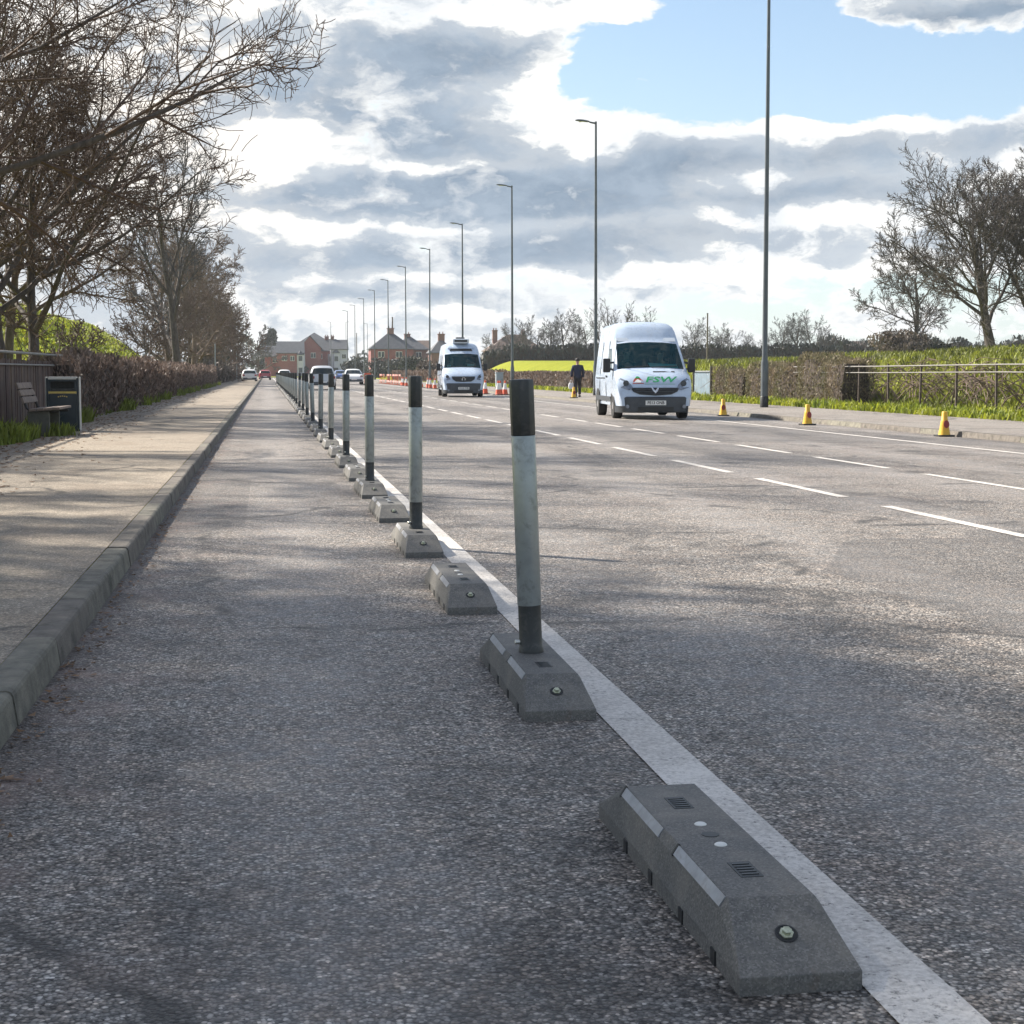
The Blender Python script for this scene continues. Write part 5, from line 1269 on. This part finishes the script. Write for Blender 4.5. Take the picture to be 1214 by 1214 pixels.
# ------------------------------------------------------------------ haze
HZ = .0002
b = MB(); b.box((90, 330, 14.8), (1500, 800, 33.6)); hz = b.build('haze', 'dark', None); tag(hz, None, None, None, 'stuff')
hm = bpy.data.materials.new('haze_air'); hm.use_nodes = True; hm.node_tree.nodes.clear()
ho = hm.node_tree.nodes.new('ShaderNodeOutputMaterial'); hv = hm.node_tree.nodes.new('ShaderNodeVolumePrincipled')
hv.inputs['Color'].default_value = (.86, .92, 1., 1); hv.inputs['Density'].default_value = HZ; hv.inputs['Anisotropy'].default_value = .2
hm.node_tree.links.new(hv.outputs[0], ho.inputs['Volume']); hz.data.materials[0] = hm
# ------------------------------------------------------------------ light and sky
SAZ, SEL = R(-50), R(37)
sd = Vector((math.sin(SAZ)*math.cos(SEL), math.cos(SAZ)*math.cos(SEL), math.sin(SEL)))
sl = bpy.data.lights.new('sun', 'SUN'); sl.energy = 5.; sl.angle = R(1.5); sl.color = (1., .92, .80)
so = bpy.data.objects.new('sun', sl); COL.objects.link(so); so.rotation_euler = sd.to_track_quat('Z', 'Y').to_euler(); so.location = sd*100

world = bpy.data.worlds.new('World'); S.world = world; world.use_nodes = True
wt = NT(world.node_tree); wt.n.clear()
outn = wt.new('ShaderNodeOutputWorld'); bg = wt.new('ShaderNodeBackground', ins={'Strength': .075})
sky = wt.new('ShaderNodeTexSky', sky_type='NISHITA'); sky.sun_disc = False; sky.sun_elevation = SEL; sky.sun_rotation = SAZ
sky.air_density = 1.0; sky.dust_density = .6; sky.ozone_density = 1.6
tc = wt.new('ShaderNodeTexCoord').outputs['Generated']
sp = wt.new('ShaderNodeSeparateXYZ'); wt.l.new(tc, sp.inputs[0])
az = wt.math('ARCTAN2', sp.outputs[0], sp.outputs[1]); el = wt.math('ARCSINE', sp.outputs[2])
cv = wt.new('ShaderNodeCombineXYZ'); wt.l.new(az, cv.inputs[0]); wt.l.new(wt.math('MULTIPLY', el, 1.9), cv.inputs[1])
# domain warp so that cloud edges billow
wn = wt.new('ShaderNodeTexNoise', ins={'Scale': 14., 'Detail': 6., 'Roughness': .6}); wt.l.new(cv.outputs[0], wn.inputs['Vector'])
wsub = wt.new('ShaderNodeVectorMath', operation='SUBTRACT'); wt.l.new(wn.outputs[1], wsub.inputs[0]); wsub.inputs[1].default_value = (.5, .5, .5)
wsc = wt.new('ShaderNodeVectorMath', operation='SCALE'); wt.l.new(wsub.outputs[0], wsc.inputs[0]); wsc.inputs['Scale'].default_value = .05
wadd = wt.new('ShaderNodeVectorMath', operation='ADD'); wt.l.new(cv.outputs[0], wadd.inputs[0]); wt.l.new(wsc.outputs[0], wadd.inputs[1])
ws = wt.new('ShaderNodeSeparateXYZ'); wt.l.new(wadd.outputs[0], ws.inputs[0]); waz, wel = ws.outputs[0], ws.outputs[1]
def px_dir(px, py):
    v = Vector(((px-607)/F_PX, (607-py)/F_PX, -1)); v = Euler((math.pi/2-PITCH, 0, -YAW)).to_matrix() @ v; v.normalize()
    return math.atan2(v.x, v.y), math.asin(v.z)*1.9
def blob(px, py, rx, ry, amp):
    a, e = px_dir(px, py); rx_, ry_ = rx/F_PX, ry/F_PX*1.9
    u = wt.math('MULTIPLY', wt.math('SUBTRACT', waz, a), 1/rx_); v = wt.math('MULTIPLY', wt.math('SUBTRACT', wel, e), 1/ry_)
    r2 = wt.math('MULTIPLY_ADD', u, u, wt.math('MULTIPLY', v, v))
    return wt.math('MULTIPLY', wt.math('POWER', 2.718, wt.math('MULTIPLY', r2, -1.)), amp)
def total(lst, start):
    acc = start
    for b in lst: acc = wt.math('ADD', acc, blob(*b))
    return acc
nA = wt.noise(wadd.outputs[0], 9., 8, .58); nB = wt.noise(wadd.outputs[0], 24., 8, .6); nC = wt.noise(wadd.outputs[0], 5., 5, .5)
# cover: how much cloud
cover = [(940, 80, 190, 62, -.62), (760, 75, 70, 40, -.38), (1120, 90, 120, 45, -.45), (860, 40, 110, 40, -.35), (700, 98, 40, 16, -.15), (775, 97, 34, 11, .55),
         (1110, 8, 130, 30, .55), (900, 160, 330, 34, .22), (560, 60, 190, 60, .25), (470, 300, 400, 200, .18), (1000, 350, 220, 30, -.10), (760, 12, 60, 18, .3), (960, 215, 330, 55, .34), (900, 300, 300, 40, .22), (140, 140, 230, 230, .22), (1100, 160, 130, 30, .15)]
nD = wt.noise(wadd.outputs[0], 55., 7, .62)
cov = total(cover, wt.math('MULTIPLY_ADD', nD, .22, wt.math('MULTIPLY_ADD', nB, .72, wt.math('MULTIPLY_ADD', nA, .60, -.24))))
covf = wt.ramp(cov, [(.51, 0.), (.62, 1.)], 'EASE')
# greyness: thick shaded cores
grey = [(545, 72, 150, 40, .42), (500, 150, 130, 38, .42), (430, 228, 130, 22, .45), (640, 240, 150, 30, .42), (790, 196, 140, 26, .42), (960, 232, 120, 20, .3), (470, 300, 170, 28, .28),
        (690, 300, 120, 22, .25), (1150, 20, 100, 16, .40), (1150, 165, 90, 16, .18), (440, 345, 130, 16, .15), (620, 350, 160, 20, .22), (850, 270, 120, 20, .22), (1000, 185, 60, 14, .22), (560, 205, 60, 14, .2),
        (340, 175, 60, 34, -.45), (520, 198, 90, 9, -.35), (660, 110, 130, 26, -.35), (860, 140, 260, 20, -.30), (700, 180, 40, 14, -.2), (930, 255, 140, 13, -.28), (520, 268, 220, 9, -.26), (360, 285, 60, 16, -.22), (430, 330, 160, 11, -.25), (840, 330, 260, 14, -.28), (480, 372, 220, 12, -.2), (880, 214, 70, 11, -.3),
        (1110, 140, 130, 16, -.25), (250, 330, 200, 40, .18), (760, 385, 420, 18, .16), (330, 120, 90, 30, .18), (640, 20, 130, 18, -.25)]
gr = total(grey, wt.math('MULTIPLY_ADD', nD, .35, wt.math('MULTIPLY_ADD', nC, .40, wt.math('MULTIPLY_ADD', nB, .85, -.34))))
grf = wt.ramp(gr, [(.40, 0.), (.55, .70), (.84, 1.)], 'EASE')
K = 1.06
white = wt.mix(wt.ramp(nA, [(.35, 0.), (.6, 1.)]), (.80*K, .83*K, .86*K), (1.0*K, .99*K, .96*K))
warm = blob(150, 150, 170, 200, .6)
white = wt.mix(warm, white, (1.12*K, 1.0*K, .86*K))
greyc = wt.mix(wt.ramp(nB, [(.35, 0.), (.65, 1.)]), (.20*K, .275*K, .37*K), (.36*K, .44*K, .535*K))
grf = wt.math('MULTIPLY', grf, wt.ramp(cov, [(.58, .05), (.76, 1.)]))
cc = wt.mix(grf, white, greyc)
bgc = wt.new('ShaderNodeBackground'); wt.l.new(cc, bgc.inputs[0]); bgc.inputs[1].default_value = .49
# pale low air blends sky towards white near the horizon
air = wt.math('POWER', 2.718, wt.math('MULTIPLY', wt.math('MAXIMUM', el, 0.), -6.5))
sky_c = wt.mix(wt.math('MULTIPLY', air, .6), sky.outputs[0], (4.6, 5.6, 6.4))
wt.l.new(sky_c, bg.inputs[0])
mxs = wt.new('ShaderNodeMixShader'); wt.l.new(covf, mxs.inputs[0]); wt.l.new(bg.outputs[0], mxs.inputs[1]); wt.l.new(bgc.outputs[0], mxs.inputs[2])
wt.l.new(mxs.outputs[0], outn.inputs[0])

# ------------------------------------------------------------------ render settings
S.render.engine = 'CYCLES'
S.view_settings.view_transform = 'Standard'; S.view_settings.look = 'None'; S.view_settings.gamma = 1.; S.view_settings.use_curve_mapping = False
S.view_settings.exposure = EXPO
S.render.resolution_x = S.render.resolution_y = 1024
S.cycles.transparent_max_bounces = 12
